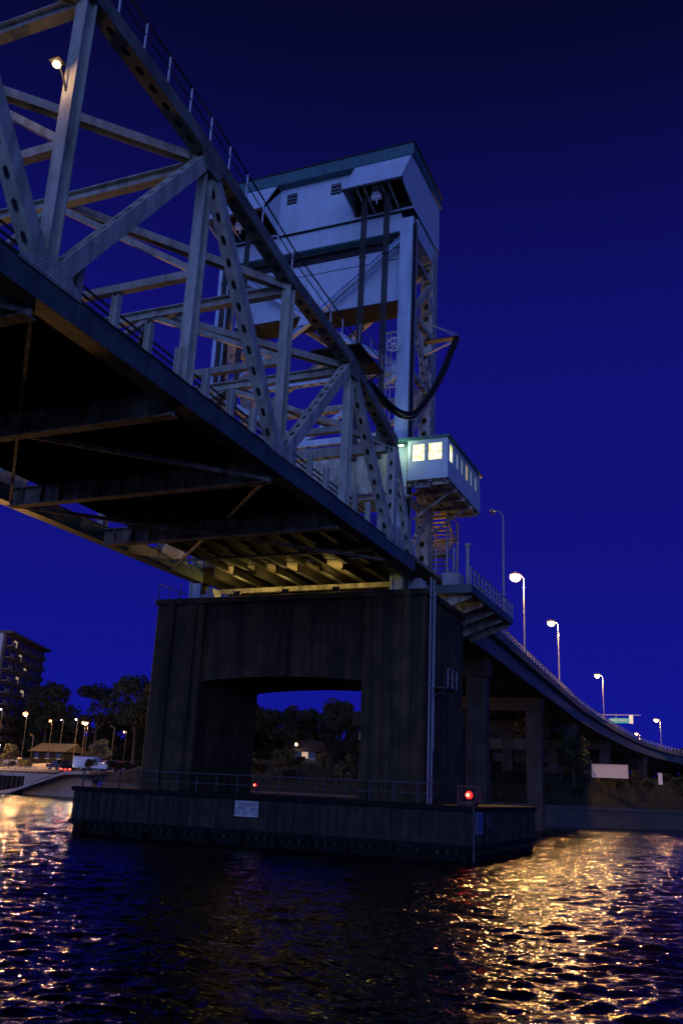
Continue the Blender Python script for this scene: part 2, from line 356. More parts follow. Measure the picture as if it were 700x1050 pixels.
def sheet(name, pts, m, label, cat, dz=.05, n=10):
    a, b_, c, d = [Vector((*p, 0)) for p in pts]; V_ = []; F_ = []
    for j in range(n+1):
        for i in range(n+1):
            p = (a.lerp(b_, i/n)).lerp(d.lerp(c, i/n), j/n); V_.append((p.x, p.y, ground(p.x, p.y)+dz))
    for j in range(n):
        for i in range(n): F_.append((j*(n+1)+i, j*(n+1)+i+1, (j+1)*(n+1)+i+1, (j+1)*(n+1)+i))
    mb = MB(); mb.add(V_, F_); o = mb.build(name, m, smooth=True); return tag(o, label, cat, kind='structure')
sheet('parking_lot', [(-113, 116), (-86, 116), (-104, 152), (-126, 152)], 'ramp_concrete', 'lit paved boat launch lot on the left bank', 'pavement', .09, 20)
sheet('road', [(-103, 127), (-84, 124), (-90, 140), (-108, 144)], 'ramp_concrete', 'paved lane behind the launch lot', 'road', .14, 14)

# ---------------------------------------------------------------- vegetation
def leaves(rs, centres, n, size):
    mb = MB()
    for _ in range(n):
        c, r, sq = centres[rs.randrange(len(centres))]
        while True:
            p = Vector((rs.uniform(-1, 1), rs.uniform(-1, 1), rs.uniform(-1, 1)))
            if .35 < p.length < 1: break
        p = Vector(c)+Vector((p.x*r, p.y*r, p.z*r*sq))
        u = Vector((rs.gauss(0, 1), rs.gauss(0, 1), rs.gauss(0, 1))).normalized(); w = u.orthogonal().normalized(); s_ = size*rs.uniform(.6, 1.4)
        mb.add([p-u*s_, p+w*s_*.55, p+u*s_, p-w*s_*.55], [(0, 1, 2, 3)])
    return mb
def make_tree(seed, h, m, n=2600, size=.34, label='', group=None, wide=1., lo=.42):
    rs = random.Random(seed); T = Thing('broadleaf_tree', (0, 0, 0), label, 'tree', group); tr = MB(); cs = []
    th = h*.42; lean = Vector((rs.uniform(-.4, .4), rs.uniform(-.4, .4), 0)); tr.tube([(0, 0, -.5), lean*.4+Vector((0, 0, th*.5)), lean+Vector((0, 0, th)), lean*1.4+Vector((0, 0, h*.8))], .26, 8, .07)
    k = 12 if lo > .3 else 20
    for i in range(k):
        a = i*2.4+rs.uniform(-.3, .3); z = rs.uniform(lo, .92)*h; rad = h*.30*wide*math.sqrt(max(.12, 1-((z/h-.58)/(.42 if lo > .3 else .7))**2))*rs.uniform(.65, 1.05)
        c = lean+Vector((math.cos(a)*rad, math.sin(a)*rad, z)); tr.tube([lean*.8+Vector((0, 0, th*rs.uniform(.7, 1))), (lean+Vector((0, 0, z*.8))).lerp(c, .5), c], .1, 5, .03)
        cs.append((c, h*rs.uniform(.10, .17), .8))
    cs.append((lean+Vector((0, 0, h*.88)), h*.12, .9)); cs.append((lean+Vector((0, 0, h*.66)), h*.17, 1))
    T.part('trunk', tr, 'bark'); T.part('crown', leaves(rs, cs, n, size), m); return T.e
def make_shrub(seed, h, m, n=900, size=.16, label='', group=None):
    rs = random.Random(seed); T = Thing('shrub', (0, 0, 0), label, 'shrub', group); st = MB(); cs = []
    for i in range(9):
        a = rs.uniform(0, 6.28); r = rs.uniform(.1, .55)*h; c = Vector((math.cos(a)*r, math.sin(a)*r, h*rs.uniform(.3, .8))); st.tube([(0, 0, -.3), c*.6, c], .05, 4, .02); cs.append((c, h*rs.uniform(.2, .34), .85))
    T.part('stem', st, 'bark'); T.part('foliage', leaves(rs, cs, n, size), m); return T.e
def copy_tree(o, parent=None):
    c = o.copy(); COL.objects.link(c); c.parent = parent
    for ch in list(o.children): copy_tree(ch, c)
    return c
used = set()
def place(proto, x, y, s=1, rz=0, label=None, group=None, z=None):
    o = proto if proto.name not in used else copy_tree(proto)
    used.add(proto.name); used.add(o.name)
    o.location = (x, y, (ground(x, y) if z is None else z)); o.scale = (s, s, s*1.0); o.rotation_euler = (0, 0, rz)
    if label: o['label'] = label
    if group: o['group'] = group
    return o
T1 = make_tree(1, 14, 'leaf_dark', wide=1.0); T2 = make_tree(5, 12, 'leaf_dark', wide=1.15); T3 = make_tree(9, 10, 'leaf_mid', 2200, .3); T4 = make_tree(12, 8, 'leaf_olive', 1800, .24)
TR = {14: T1, 12: T2, 10: T3, 8: T4}
T5 = make_tree(31, 14, 'leaf_dark', 4200, .40, wide=1.1, lo=.08); T6 = make_tree(33, 12, 'leaf_dark', 4200, .40, wide=1.3, lo=.08)
place(T1, -157.5, 185, 1.33, .3, 'tall round-topped dark tree just right of the apartment block')
place(T2, -142.5, 185, 1.48, 1.3, 'broad dark dome-shaped tree behind the orange street lamps on the left bank')
place(T1, -129.5, 183, 1.42, 2.1, 'tall dark tree rising against the left edge of the bridge pier')
place(T2, -121.5, 180, 1.42, 4.4, 'leafy dark tree half hidden by the left side of the bridge pier')
rs = random.Random(3)
gl = 'dark trees of the wood behind the left bank'
for i in range(20):
    x = -185+i*4.2+rs.uniform(-1, 1); place(rs.choice((T5, T6)), x, 196+rs.uniform(-3, 8), rs.uniform(.76, .95), rs.uniform(0, 6), 'dark tree of the low wood behind the street lamps on the left bank', gl)
gm = 'dark trees of the wood seen through the pier opening'
for i in range(17):
    x = -86+i*3.4+rs.uniform(-1, 1); hh = 11.2-.16*i+rs.uniform(-.7, .7)
    place(rs.choice((T5, T6)), x, 146+rs.uniform(-4, 8), hh/13., rs.uniform(0, 6), 'dark tree of the dense wood seen through the opening of the pier', gm)
gr = 'dark trees behind and under the approach viaduct'
for i in range(24):
    x = -40+i*3.3+rs.uniform(-1.4, 1.4); place(rs.choice((T5, T6)), x, (180 if x < -26 else 232)+rs.uniform(-5, 20)+max(0, x)*1.2, rs.uniform(.5, .64), rs.uniform(0, 6), 'low dark tree behind the approach viaduct on the right bank', gr)
fw = []
for i in range(70): fw.append(((-215+i*4.6, 222+rs.uniform(-5, 5)+max(0, i-45)*3, 5+rs.uniform(0, 2)), rs.uniform(3.5, 4.6), 1.1))
o = leaves(rs, fw, 26000, .55).build('far_wood', 'leaf_dark'); tag(o, 'unbroken dark far-off wood along the horizon', 'wood', kind='stuff')
place(T3, -75.5, 134, .72, 1, 'small olive tree standing in front of the wood, left in the pier opening')
place(T4, -97, 127, .55, 2, 'small lamp-lit tree between the white van and the pier')
place(T4, -106, 140, .62, 3, 'small lamp-lit tree behind the pair of orange street lamps')
place(T4, -88.5, 132, .6, 5, 'pale lamp-lit tree against the left edge of the pier')
place(T4, -112, 123.5, .5, .4, 'small olive tree on the left bank below the apartment block')
place(T4, -22.5, 113, .86, 1.4, 'large leafy olive tree under the viaduct left of the long white wall')
place(T3, -17.5, 111, .60, .6, 'bushy green tree touching the left end of the long white wall')
SH1 = make_shrub(21, 1.7, 'leaf_olive'); SH2 = make_shrub(22, 2.2, 'leaf_mid'); SH3 = make_shrub(23, 1.4, 'leaf_dark')
for i in range(34):
    x = -29+i*1.55; d = rs.uniform(2.5, 11); place(rs.choice((SH1, SH2, SH3)), x, shore_y(x)+d, rs.uniform(.7, 1.25), rs.uniform(0, 6), 'dark shrub on the right bank above the river wall', 'shrubs along the right bank')
for i in range(24):
    x = -74+i*1.7; d = rs.uniform(2, 10); place(rs.choice((SH1, SH2, SH3)), x, shore_y(x)+d, rs.uniform(.8, 1.4), rs.uniform(0, 6), 'scrubby bush on the bank seen through the pier opening', 'bushes on the bank behind the pier')
for i in range(12):
    x = -97+i*1.5; place(rs.choice((SH2, SH3)), x, 119+rs.uniform(-1.5, 3), rs.uniform(.8, 1.3), rs.uniform(0, 6), 'dark bush on the left bank beside the pier', 'bushes between the ramp and the pier')
for i in range(12):
    x = -133+i*1.8; place(rs.choice((SH1, SH3)), x, 127+rs.uniform(-2, 3), rs.uniform(.8, 1.2), rs.uniform(0, 6), 'dark bush along the far side of the launch lot', 'bushes along the launch lot')
mb = MB()
for _ in range(15000):
    x = rs.uniform(-78, 30); d = rs.uniform(.3, 16); y = shore_y(x)+d; z = ground(x, y); h_ = rs.uniform(.2, .6); a = rs.uniform(0, 3.14); w_ = .05; lx = rs.uniform(-.2, .2)
    mb.add([(x-w_*math.cos(a), y-w_*math.sin(a), z), (x+w_*math.cos(a), y+w_*math.sin(a), z), (x+lx, y, z+h_)], [(0, 1, 2)])
o = mb.build('grass', 'grass'); tag(o, 'rough dark grass covering the bank above the river wall', 'grass', kind='stuff')

# ---------------------------------------------------------------- fender and pier
FY = 42.0
t = Thing('pier_fender', (-22, 46, WATER), 'long dark timber and concrete fender wall around the foot of the bridge pier', 'fender')
FX0, FX1 = -33.3, -11.15
mb = MB(); mb.box((FX0, FY, -2.15), (FX1, FY+.5, -.72)); mb.box((FX1-.5, FY+.5, -2.15), (FX1, 55.5, -.72)); mb.box((FX0, FY+.5, -2.15), (FX0+.5, 55.5, -.72)); mb.box((FX0, 55.5, -2.15), (FX1, 56, -.72))
t.part('plank_wall', mb, 'fender_timber')
mb = MB(); mb.box((FX0-.12, FY-.14, -.72), (FX1+.12, 56.1, -.48)); t.part('cap', mb, 'wet_timber', bev=.03)
mb = MB(); mb.box((FX0+.1, FY+.1, -3.6), (FX1-.1, 55.9, -2.15)); t.part('wet_base', mb, 'wet_timber')
mb = MB(); x = FX0+.3; k = 0
while x < FX1:
    mb.box((x-.06, FY-.05, -2.6), (x+.06, FY+.05, -.72)); x += .46; k += 1
y = FY+.4
while y < 56: mb.box((FX1-.05, y-.06, -2.6), (FX1+.05, y+.06, -.72)); y += .46
t.part('batten', mb, 'fender_timber')['kind'] = 'stuff'
mb = MB(); x = FX0+.9
while x < FX1: mb.tube([(x, FY-.17, -3.6), (x, FY-.17, -2.2)], .17, 8); x += 1.9
for z in (-2.28,): mb.box((FX0-.1, FY-.12, z-.12), (FX1+.1, FY-.01, z+.12)); mb.box((FX1+.01, FY, z-.12), (FX1+.12, 56, z+.12))
t.part('waler', mb, 'wet_timber')
t.part('corner_pipe', MB().tube([(FX1+.1, FY-.12, -3.3), (FX1+.1, FY-.12, -.5)], .06), 'dull_rail')
rail = t.part('railing', MB().box((FX0+.2, FY+.35, .42), (-13, FY+.41, .48)).box((FX0+.2, FY+.36, -.05), (-13, FY+.40, -.01)), 'dull_rail')
k = 0; x = FX0+.22
while x < -13: t.part('post', MB().box((x-.03, FY+.35, -.48), (x+.03, FY+.41, .42)), 'dull_rail', rail); x += 1.2
PX0, PX1, PY0, PY1, PT = -30.0, -13.9, 43.2, 50.2, 9.95
OX0, OX1 = -26.85, -17.25
t = Thing('bridge_pier', (-22, 46.7, -.5), 'massive stained concrete pier with an arched opening carrying the lift tower', 'bridge pier')
def leg(x0, x1):
    mb = MB(); mb.box((x0, PY0, -.5), (x1, PY1, PT-.45)); mb.box((x0+.25, PY0-.12, -.5), (x0+.8, PY0, PT-.45)); mb.box((x1-.8, PY0-.12, -.5), (x1-.25, PY0, PT-.45)); return mb
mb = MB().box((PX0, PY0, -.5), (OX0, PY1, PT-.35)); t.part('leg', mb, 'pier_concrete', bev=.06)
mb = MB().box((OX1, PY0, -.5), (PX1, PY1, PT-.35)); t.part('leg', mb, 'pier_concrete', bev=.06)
# cross wall with shallow arched soffit
n = 16; lo = [(OX0+(OX1-OX0)*i/n, 0, 5.3+.26*math.sin(math.pi*i/n)**.7) for i in range(n+1)]
mb = MB(); V_ = []
for y in (PY0+.25, PY1-.25):
    V_ += [(x, y, z) for x, _, z in lo]+[(x, y, PT-.35) for x, _, _ in lo]
k = n+1; F_ = []
for i in range(n):
    F_ += [(i, i+1, k+i+1, k+i), (2*k+i+1, 2*k+i, 3*k+i, 3*k+i+1), (i+1, i, 2*k+i, 2*k+i+1), (k+i, k+i+1, 3*k+i+1, 3*k+i)]
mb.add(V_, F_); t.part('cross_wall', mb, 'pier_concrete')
t.part('coping', MB().box((PX0-.12, PY0-.12, PT-.35), (PX1+.12, PY1+.12, PT)), 'pier_concrete', bev=.04)
for x in (-29.0, -27.6, -16.4, -14.8): t.part('pilaster', MB().box((x-.28, PY0-.14, -.5), (x+.28, PY0-.005, PT-.36)), 'pier_concrete', bev=.04)
rl = t.part('parapet_rail', MB().bar((PX0, PY0, PT+.9), (PX0+2.2, PY0, PT+.9), .04, .04).bar((PX0, PY0, PT+.45), (PX0+2.2, PY0, PT+.45), .03, .03).bar((PX0, PY0, PT+.9), (PX0, PY1, PT+.9), .04, .04), 'dull_rail')
for i in range(4): t.part('post', MB().bar((PX0+.72*i, PY0, PT), (PX0+.72*i, PY0, PT+.9), .04, .04), 'dull_rail', rl)
for y in (45.2, 47.2, 49.2): t.part('post', MB().bar((PX0, y, PT), (PX0, y, PT+.9), .04, .04), 'dull_rail', rl)
for x in (-14.45, -26.8):
    mb = MB(); mb.box((x-.45, 43.3, PT), (x+.45, 44.5, PT+.22)); mb.poly([(x-.3, 43.45, PT+.22), (x+.3, 43.45, PT+.22), (x+.18, 43.45, PT+.62), (x-.18, 43.45, PT+.62)], (0, .9, 0)); t.part('bearing', mb, 'galvanised', bev=.02)
# ladder on the side face
t = Thing('pier_ladder', (PX1+.2, 43.6, -.5), 'tall galvanised ladder and conduit running up the near corner of the pier', 'ladder')
for y in (43.35, 43.85): t.part('side_rail', MB().box((PX1+.18, y-.04, -.5), (PX1+.24, y+.04, PT+.6)), 'galvanised')
mb = MB(); z = -.3
while z < PT+.5: mb.box((PX1+.19, 43.35, z), (PX1+.23, 43.85, z+.035)); z += .33
t.part('rung', mb, 'galvanised')['kind'] = 'stuff'
mb = MB(); mb.tube([(PX1+.14, 44.1, -.5), (PX1+.14, 44.1, PT)], .06); mb.tube([(PX1+.14, 44.3, 2), (PX1+.14, 44.3, PT)], .045); t.part('conduit', mb, 'galvanised')
mb = MB(); mb.box((PX1+.02, 43.9, 5.0), (PX1+1.0, 45.6, 5.08)); mb.bar((PX1+.02, 44.0, 4.5), (PX1+.9, 44.0, 5.0), .05, .05, (0, 1, 0)); mb.bar((PX1+.02, 45.4, 4.5), (PX1+.9, 45.4, 5.0), .05, .05, (0, 1, 0)); p = t.part('landing', mb, 'dull_rail')
mb = MB()
for a, b_ in (((PX1+.97, 43.95), (PX1+.97, 45.55)), ((PX1+.05, 45.55), (PX1+.97, 45.55))):
    for z in (5.55, 6.0): mb.bar((*a, z), (*b_, z), .035, .035)
for a in ((PX1+.97, 43.95), (PX1+.97, 44.75), (PX1+.97, 45.55)): mb.bar((*a, 5.08), (*a, 6.0), .04, .04)
t.part('guard_rail', mb, 'galvanised', p)

# signs and navigation lights on the fender
SEG = {'A': '01110 10001 10001 11111 10001 10001 10001', 'B': '11110 10001 11110 10001 10001 10001 11110', 'D': '11110 10001 10001 10001 10001 10001 11110', 'E': '11111 10000 11110 10000 10000 10000 11111',
       'G': '01111 10000 10000 10111 10001 10001 01110', 'I': '01110 00100 00100 00100 00100 00100 01110', 'K': '10001 10010 10100 11000 10100 10010 10001', 'N': '10001 11001 10101 10101 10011 10001 10001',
       'O': '01110 10001 10001 10001 10001 10001 01110', 'P': '11110 10001 10001 11110 10000 10000 10000', 'R': '11110 10001 10001 11110 10100 10010 10001', 'C': '01111 10000 10000 10000 10000 10000 01111',
       'F': '11111 10000 11110 10000 10000 10000 10000', 'T': '11111 00100 00100 00100 00100 00100 00100', 'L': '10000 10000 10000 10000 10000 10000 11111', 'W': '10001 10001 10001 10101 10101 11011 10001', 'Y': '10001 01010 00100 00100 00100 00100 00100'}
def text(mb, s_, x, y, z, px):
    for i, ch in enumerate(s_):
        if ch in SEG:
            for r, row in enumerate(SEG[ch].split()):
                for c, k in enumerate(row):
                    if k == '1': mb.box((x+(i*6+c)*px, y-.012, z-(r+1)*px), (x+(i*6+c+1)*px*1.0, y-.004, z-r*px))
t = Thing('warning_sign', (-22.55, FY-.16, -1.5), 'weathered white warning board with three lines of dark lettering on the fender wall', 'sign')
t.part('board', MB().box((-23.2, FY-.20, -1.52), (-21.9, FY-.16, -.78)), 'white_sign')
mb = MB(); text(mb, 'DANGER', -23.0, FY-.2, -.84, .030); text(mb, 'KEEP OFF', -23.12, FY-.2, -1.08, .0255); text(mb, 'DO NOT TIE', -23.14, FY-.2, -1.30, .0205); t.part('lettering', mb, 'sign_ink')
t = Thing('notice_plate', (FX1+.1, 42.9, -1.6), 'tall bluish plate near the outer corner of the fender, left of the dimmer grey one', 'sign')
t.part('plate', MB().box((FX1+.06, 42.5, -1.62), (FX1+.10, 43.6, -.78)), 'blue_sign'); t.part('border', MB().box((FX1+.055, 42.4, -1.7), (FX1+.065, 43.7, -.74)), 'galvanised')
t = Thing('notice_plate', (FX1+.1, 44.7, -1.6), 'dim grey plate on the fender end face, right of the bluish one', 'sign')
t.part('plate', MB().box((FX1+.06, 44.3, -1.5), (FX1+.09, 45.3, -.78)), 'grey_block')
t = Thing('navigation_light', (-22.3, FY+.1, -.48), 'small red navigation light on the fender railing above the white sign', 'lamp')
t.part('stand', MB().box((-22.33, FY+.1, -.48), (-22.27, FY+.16, -.1)), 'dull_rail'); t.part('housing', MB().box((-22.39, FY+.05, -.1), (-22.21, FY+.21, -.06)), 'dark_steel')
t.part('lens', MB().ball((-22.3, FY+.05, .0), .075, 8), 'lamp_red', smooth=True); t.part('bulb', MB().ball((-22.3, FY-.01, .0), .045, 8), 'lamp_red_core', smooth=True); t.light('glow', (-22.3, FY-.25, .0), .4, (1, .03, .02), .05)
t = Thing('navigation_light', (-11.5, FY+.4, -.48), 'large bright red navigation light in a square guard frame at the fender corner', 'lamp')
t.part('base', MB().box((-11.9, FY+.1, -.48), (-11.1, FY+.8, -.32)), 'dark_steel'); mb = MB()
for a in ((-11.85, FY+.15), (-11.0, FY+.15), (-11.85, FY+.8), (-11.0, FY+.8)): mb.box((a[0]-.025, a[1]-.025, -.32), (a[0]+.025, a[1]+.025, .36))
mb.box((-11.88, FY+.12, .36), (-10.97, FY+.18, .41)); mb.box((-11.88, FY+.77, .36), (-10.97, FY+.83, .41)); t.part('guard_frame', mb, 'dull_rail')
t.part('lens', MB().ball((-11.4, FY+.35, .0), .17, 12), 'lamp_red', smooth=True); t.part('bulb', MB().ball((-11.4, FY+.13, .0), .09, 8), 'lamp_red_core', smooth=True); t.light('glow', (-11.35, FY-.1, .05), 2.5, (1, .03, .02), .1)

# ---------------------------------------------------------------- lift span
NY = [42.3, 39.2, 33.4, 27.2, 20.95, 14.7, 8.4, 2.1, -4.2, -10.5, -16.8, -23.1]
BZ = 10.95
TZ = {39.2: 16.35, 33.4: 18.05, 27.2: 18.5, 20.95: 19.55, 14.7: 20.05, 8.4: 20.3, 2.1: 20.4, -4.2: 20.4, -10.5: 20.3, -16.8: 19.9, -23.1: 19.2}
XN, XF = -14.45, -26.8
sp = Thing('lift_span', ((XN+XF)/2, 10, 10.6), 'steel truss lift span of grey members with dark teal chords, seen from below', 'bridge span')
for X in (XN, XF):
    ch = MB(); ch.box((X-.22, -23.1, 10.60), (X+.22, 42.3, 11.30)); ch.box((X-.30, -23.1, 10.57), (X+.28, 42.3, 10.60)); ch.box((X-.27, -23.1, 11.30), (X+.27, 42.3, 11.33))
    y = -22
    while y < 42: ch.box((X+.221, y, 10.63), (X+.235, y+.45, 11.27)); y += 3.15
    sp.part('bottom_chord', ch, 'chord_paint', bev=.01)
    ys = NY[1:]
    for a, b_ in zip(ys, ys[1:]):
        m_ = 'topchord_paint'
        sp.part('top_chord', MB().perf((X, a, TZ[a]), (X, b_, TZ[b_]), .50, .52, (1, 0, 0), hl=.40, hw=.17), m_)
    sp.part('end_post', MB().perf((X, 39.2, TZ[39.2]), (X, 39.2, 11.3), .42, .42, (1, 0, 0)), 'truss_paint')
    sp.part('end_brace', MB().perf((X, 39.2, TZ[39.2]), (X, 42.1, 11.3), .36, .36, (1, 0, 0)), 'truss_paint')
    top = True
    for i, y in enumerate(ys[1:]):
        sp.part('vertical', MB().hsec((X, y, 11.3), (X, y, TZ[y]-.2), .36, .40, (1, 0, 0)), 'truss_paint')
    seq = [(39.2, 'b'), (33.4, 't'), (27.2, 'b'), (20.95, 't'), (14.7, 'b'), (8.4, 't'), (2.1, 'b'), (-4.2, 't'), (-10.5, 'b'), (-16.8, 't'), (-23.1, 'b')]
    for (a, ka), (b_, kb) in zip(seq, seq[1:]):
        za = BZ+.25 if ka == 'b' else TZ[a]-.1; zb = BZ+.25 if kb == 'b' else TZ[b_]-.1
        sp.part('diagonal', MB().perf((X, a, za), (X, b_, zb), .42, .44, (1, 0, 0)), 'truss_paint')
    for y, k in seq:
        for sx in (-1, 1):
            x = X+sx*.245
            if k == 'b': pts = [(x, y-1.15, 11.26), (x, y+1.15, 11.26), (x, y+1.0, 11.42), (x, y+.42, 11.85), (x, y-.42, 11.85), (x, y-1.0, 11.42)]
            else: pts = [(x, y-.7, TZ[y]-.1), (x, y+.7, TZ[y]-.2), (x, y+.65, TZ[y]-.4), (x, y+.35, TZ[y]-.8), (x, y-.35, TZ[y]-.8), (x, y-.65, TZ[y]-.35)]
            if abs(y-39.2) < .1: pts = [(x, y-1.2, 11.2), (x, y+1.4, 11.2), (x, y+1.2, 11.6), (x, y+.35, 12.2), (x, y-.6, 12.1), (x, y-1.1, 11.5)]
            gm_ = MB().poly(pts, (.02*sx, 0, 0)); y0_, z0_ = min(p[1] for p in pts), min(p[2] for p in pts); hh_ = max(p[2] for p in pts)-z0_
            for r_ in range(int(hh_/.13)):
                zz_ = z0_+.07+r_*.13; fr = (zz_-z0_)/hh_; fr = fr if k == 'b' else 1-fr; wd = .95-.6*fr if k == 'b' else .6-.3*fr
                for c_ in range(int(2*wd/.14)): yy_ = y-wd+.07+c_*.14; gm_.box((x+.02*sx, yy_-.018, zz_-.018), (x+.035*sx, yy_+.018, zz_+.018))
            sp.part('gusset_plate', gm_, 'truss_paint' if k == 'b' else 'topchord_paint')
    # walkway rail on the top chord
    rail = MB(); P = [(X+.2, y, TZ[y]+.3) for y in ys[1:]]
    for a, b_ in zip(P, P[1:]):
        for dz, w_ in ((.95, .045), (.5, .03)): rail.bar((a[0], a[1], a[2]+dz), (b_[0], b_[1], b_[2]+dz), w_, w_)
    rp = sp.part('walkway_rail', rail, 'dark_steel')
    y = 33.2
    while y > -20:
        for a, b_ in zip(P, P[1:]):
            if b_[1] <= y <= a[1]:
                z = a[2]+(b_[2]-a[2])*(a[1]-y)/(a[1]-b_[1]); sp.part('rail_post', MB().box((X+.18, y-.025, z-.06), (X+.22, y+.025, z+.96)), 'white_metal', rp)
        y -= 1.25
# end platform at the hip
sp.part('hip_platform', MB().box((XN-1.6, 32.6, 18.42), (XN+.75, 35.6, 18.50)).bar((XN+.7, 34, 18.4), (XN, 34, 17.3), .06, .06, (0, 1, 0)).bar((XN+.7, 35.4, 18.4), (XN, 34.6, 17.3), .06, .06, (0, 1, 0)), 'stringer_steel')
mb = MB()
for z in (18.95, 19.4): mb.bar((XN+.7, 32.7, z), (XN+.7, 35.5, z), .035, .035); mb.bar((XN+.7, 35.5, z), (XN-1.5, 35.5, z), .035, .035)
for p in ((XN+.7, 32.7), (XN+.7, 34.1), (XN+.7, 35.5), (XN-.4, 35.5), (XN-1.5, 35.5)): mb.bar((*p, 18.5), (*p, 19.42), .04, .04)
sp.part('platform_rail', mb, 'galvanised')
XC = (XN+XF)/2
for y in NY[2:]:
    z = TZ[y]-.35
    mid_ = (XC, y, z)
    sp.part('top_strut', MB().hsec((XN-.2, y, z), (XF+.2, y, z), .34, .40, (0, 1, 0)), 'truss_paint')
    zl = 15.15 if y != 33.4 else 14.9
    sp.part('sway_strut', MB().perf((XN-.2, y, zl), (XF+.2, y, zl), .26, .26, (0, 1, 0), faces=(-1,), pitch=.6, hl=.25, hw=.1), 'truss_paint')
    for X in (XN, XF): sp.part('sway_brace', MB().bar((X, y, zl+.1), (XC, y, z-.1), .2, .2, (0, 1, 0)), 'truss_paint')
for a, b_ in zip(NY[2:], NY[3:]):
    for X in (XN, XF): sp.part('top_lateral', MB().hsec((X, a, TZ[a]-.3), (XC, b_, TZ[b_]-.3), .30, .32, (0, 0, 1)), 'truss_paint')
sp.part('portal_strut', MB().perf((XN-.2, 38.9, 16.1), (XF+.2, 38.9, 16.1), .4, .5, (0, 1, 0)), 'truss_paint')
for X in (XN, XF): sp.part('portal_lateral', MB().hsec((X, 39.2, 16.2), (XC, 33.4, 17.7), .3, .3, (0, 0, 1)), 'truss_paint')
# floor
sp.part('end_floor_beam', MB().box((XN-.22, 39.17, 11.0), (XF+.22, 39.23, 11.16)), 'under_steel')
for y in NY[2:]:
    fb = MB(); fb.box((XN-.22, y-.03, 10.42), (XF+.22, y+.03, 11.12)); fb.box((XN-.22, y-.2, 10.38), (XF+.22, y+.2, 10.42)); fb.box((XN-.22, y-.2, 11.12), (XF+.22, y+.2, 11.16))
    for i in range(12): xx = XF+.9+i*.96; fb.box((xx-.03, y-.19, 10.42), (xx+.03, y-.03, 11.12))
    sp.part('floor_beam', fb, 'under_steel')
for i in range(9):
    x = XF+1.85+i*1.18; sp.part('stringer', MB().box((x-.02, -23.1, 11.17), (x+.02, 42.2, 11.5)).box((x-.13, -23.1, 11.15), (x+.13, 42.2, 11.18)), 'stringer_steel')
mb = MB()
y = -23
while y < 36: mb.box((XF+1.75, y, 11.42), (XN-.4, y+.06, 11.50)); y += .62
sp.part('cross_bearer', mb, 'dark_steel')['kind'] = 'stuff'
sp.part('deck', MB().box((XF+1.7, -23.1, 11.5), (XN-.3, 42.2, 11.58)), 'deck_concrete')
for a, b_ in ((39.2, 27.2), (27.2, 14.7), (14.7, 2.1), (2.1, -10.5)):
    sp.part('bottom_lateral', MB().bar((XN-.2, a, 10.5), (XF+.2, b_, 10.5), .16, .1, (0, 0, 1)), 'under_steel'); sp.part('bottom_lateral', MB().bar((XF+.2, a, 10.62), (XN-.2, b_, 10.62), .16, .1, (0, 0, 1)), 'under_steel')
for X, sg in ((XN, 1), (XF, -1)):
    xr = X-.32*sg if sg > 0 else XF+1.9; mb = MB()
    for z in (11.65, 11.85, 12.05, 12.28): mb.box((xr-.025-.08*sg, -23, z-.025), (xr+.025-.08*sg, 42.2, z+.025))
    rl = sp.part('road_rail', mb, 'dull_rail')
    y = 41.2
    while y > -20:
        xp = X-.12*sg if sg > 0 else XF+1.75; sp.part('rail_post', MB().hsec((xp, y, 11.33 if sg > 0 else 11.58), (xp, y, 12.52), .18, .22, (0, 1, 0)), 'truss_paint', rl); y -= 1.575
    sp.part('kerb', MB().box((xr-.45*sg, -23, 11.58), (xr-.05*sg, 42.2, 11.75)), 'deck_concrete')
    for i, y in enumerate([20.9+3.1*k for k in range(-6, 7)] if sg > 0 else []): sp.part('kerb_bracket', MB().box((X-.1, y-.1, 11.33), (xr-.3*sg, y+.1, 11.5)), 'truss_paint')

# lamp on the truss
t = Thing('truss_lamp', (-14.65, 14.5, 17.0), 'bright orange lamp on a short arm fixed to the second truss vertical, top left', 'lamp')
t.part('arm', MB().tube([(-14.5, 14.5, 16.7), (-14.55, 14.35, 17.1), (-14.6, 14.2, 17.34)], .03), 'dark_steel')
t.part('housing', MB().poly([(-14.45, 14.02, 17.34), (-14.77, 14.02, 17.34), (-14.72, 14.04, 17.43), (-14.5, 14.04, 17.43)], (0, .3, 0)), 'dark_steel')
t.part('bulb', MB().ball((-14.6, 14.15, 17.26), .11, 10, .8), 'lamp_warm', smooth=True); t.light('glow', (-14.65, 13.95, 17.02), 24, (1, .55, .25), .1)

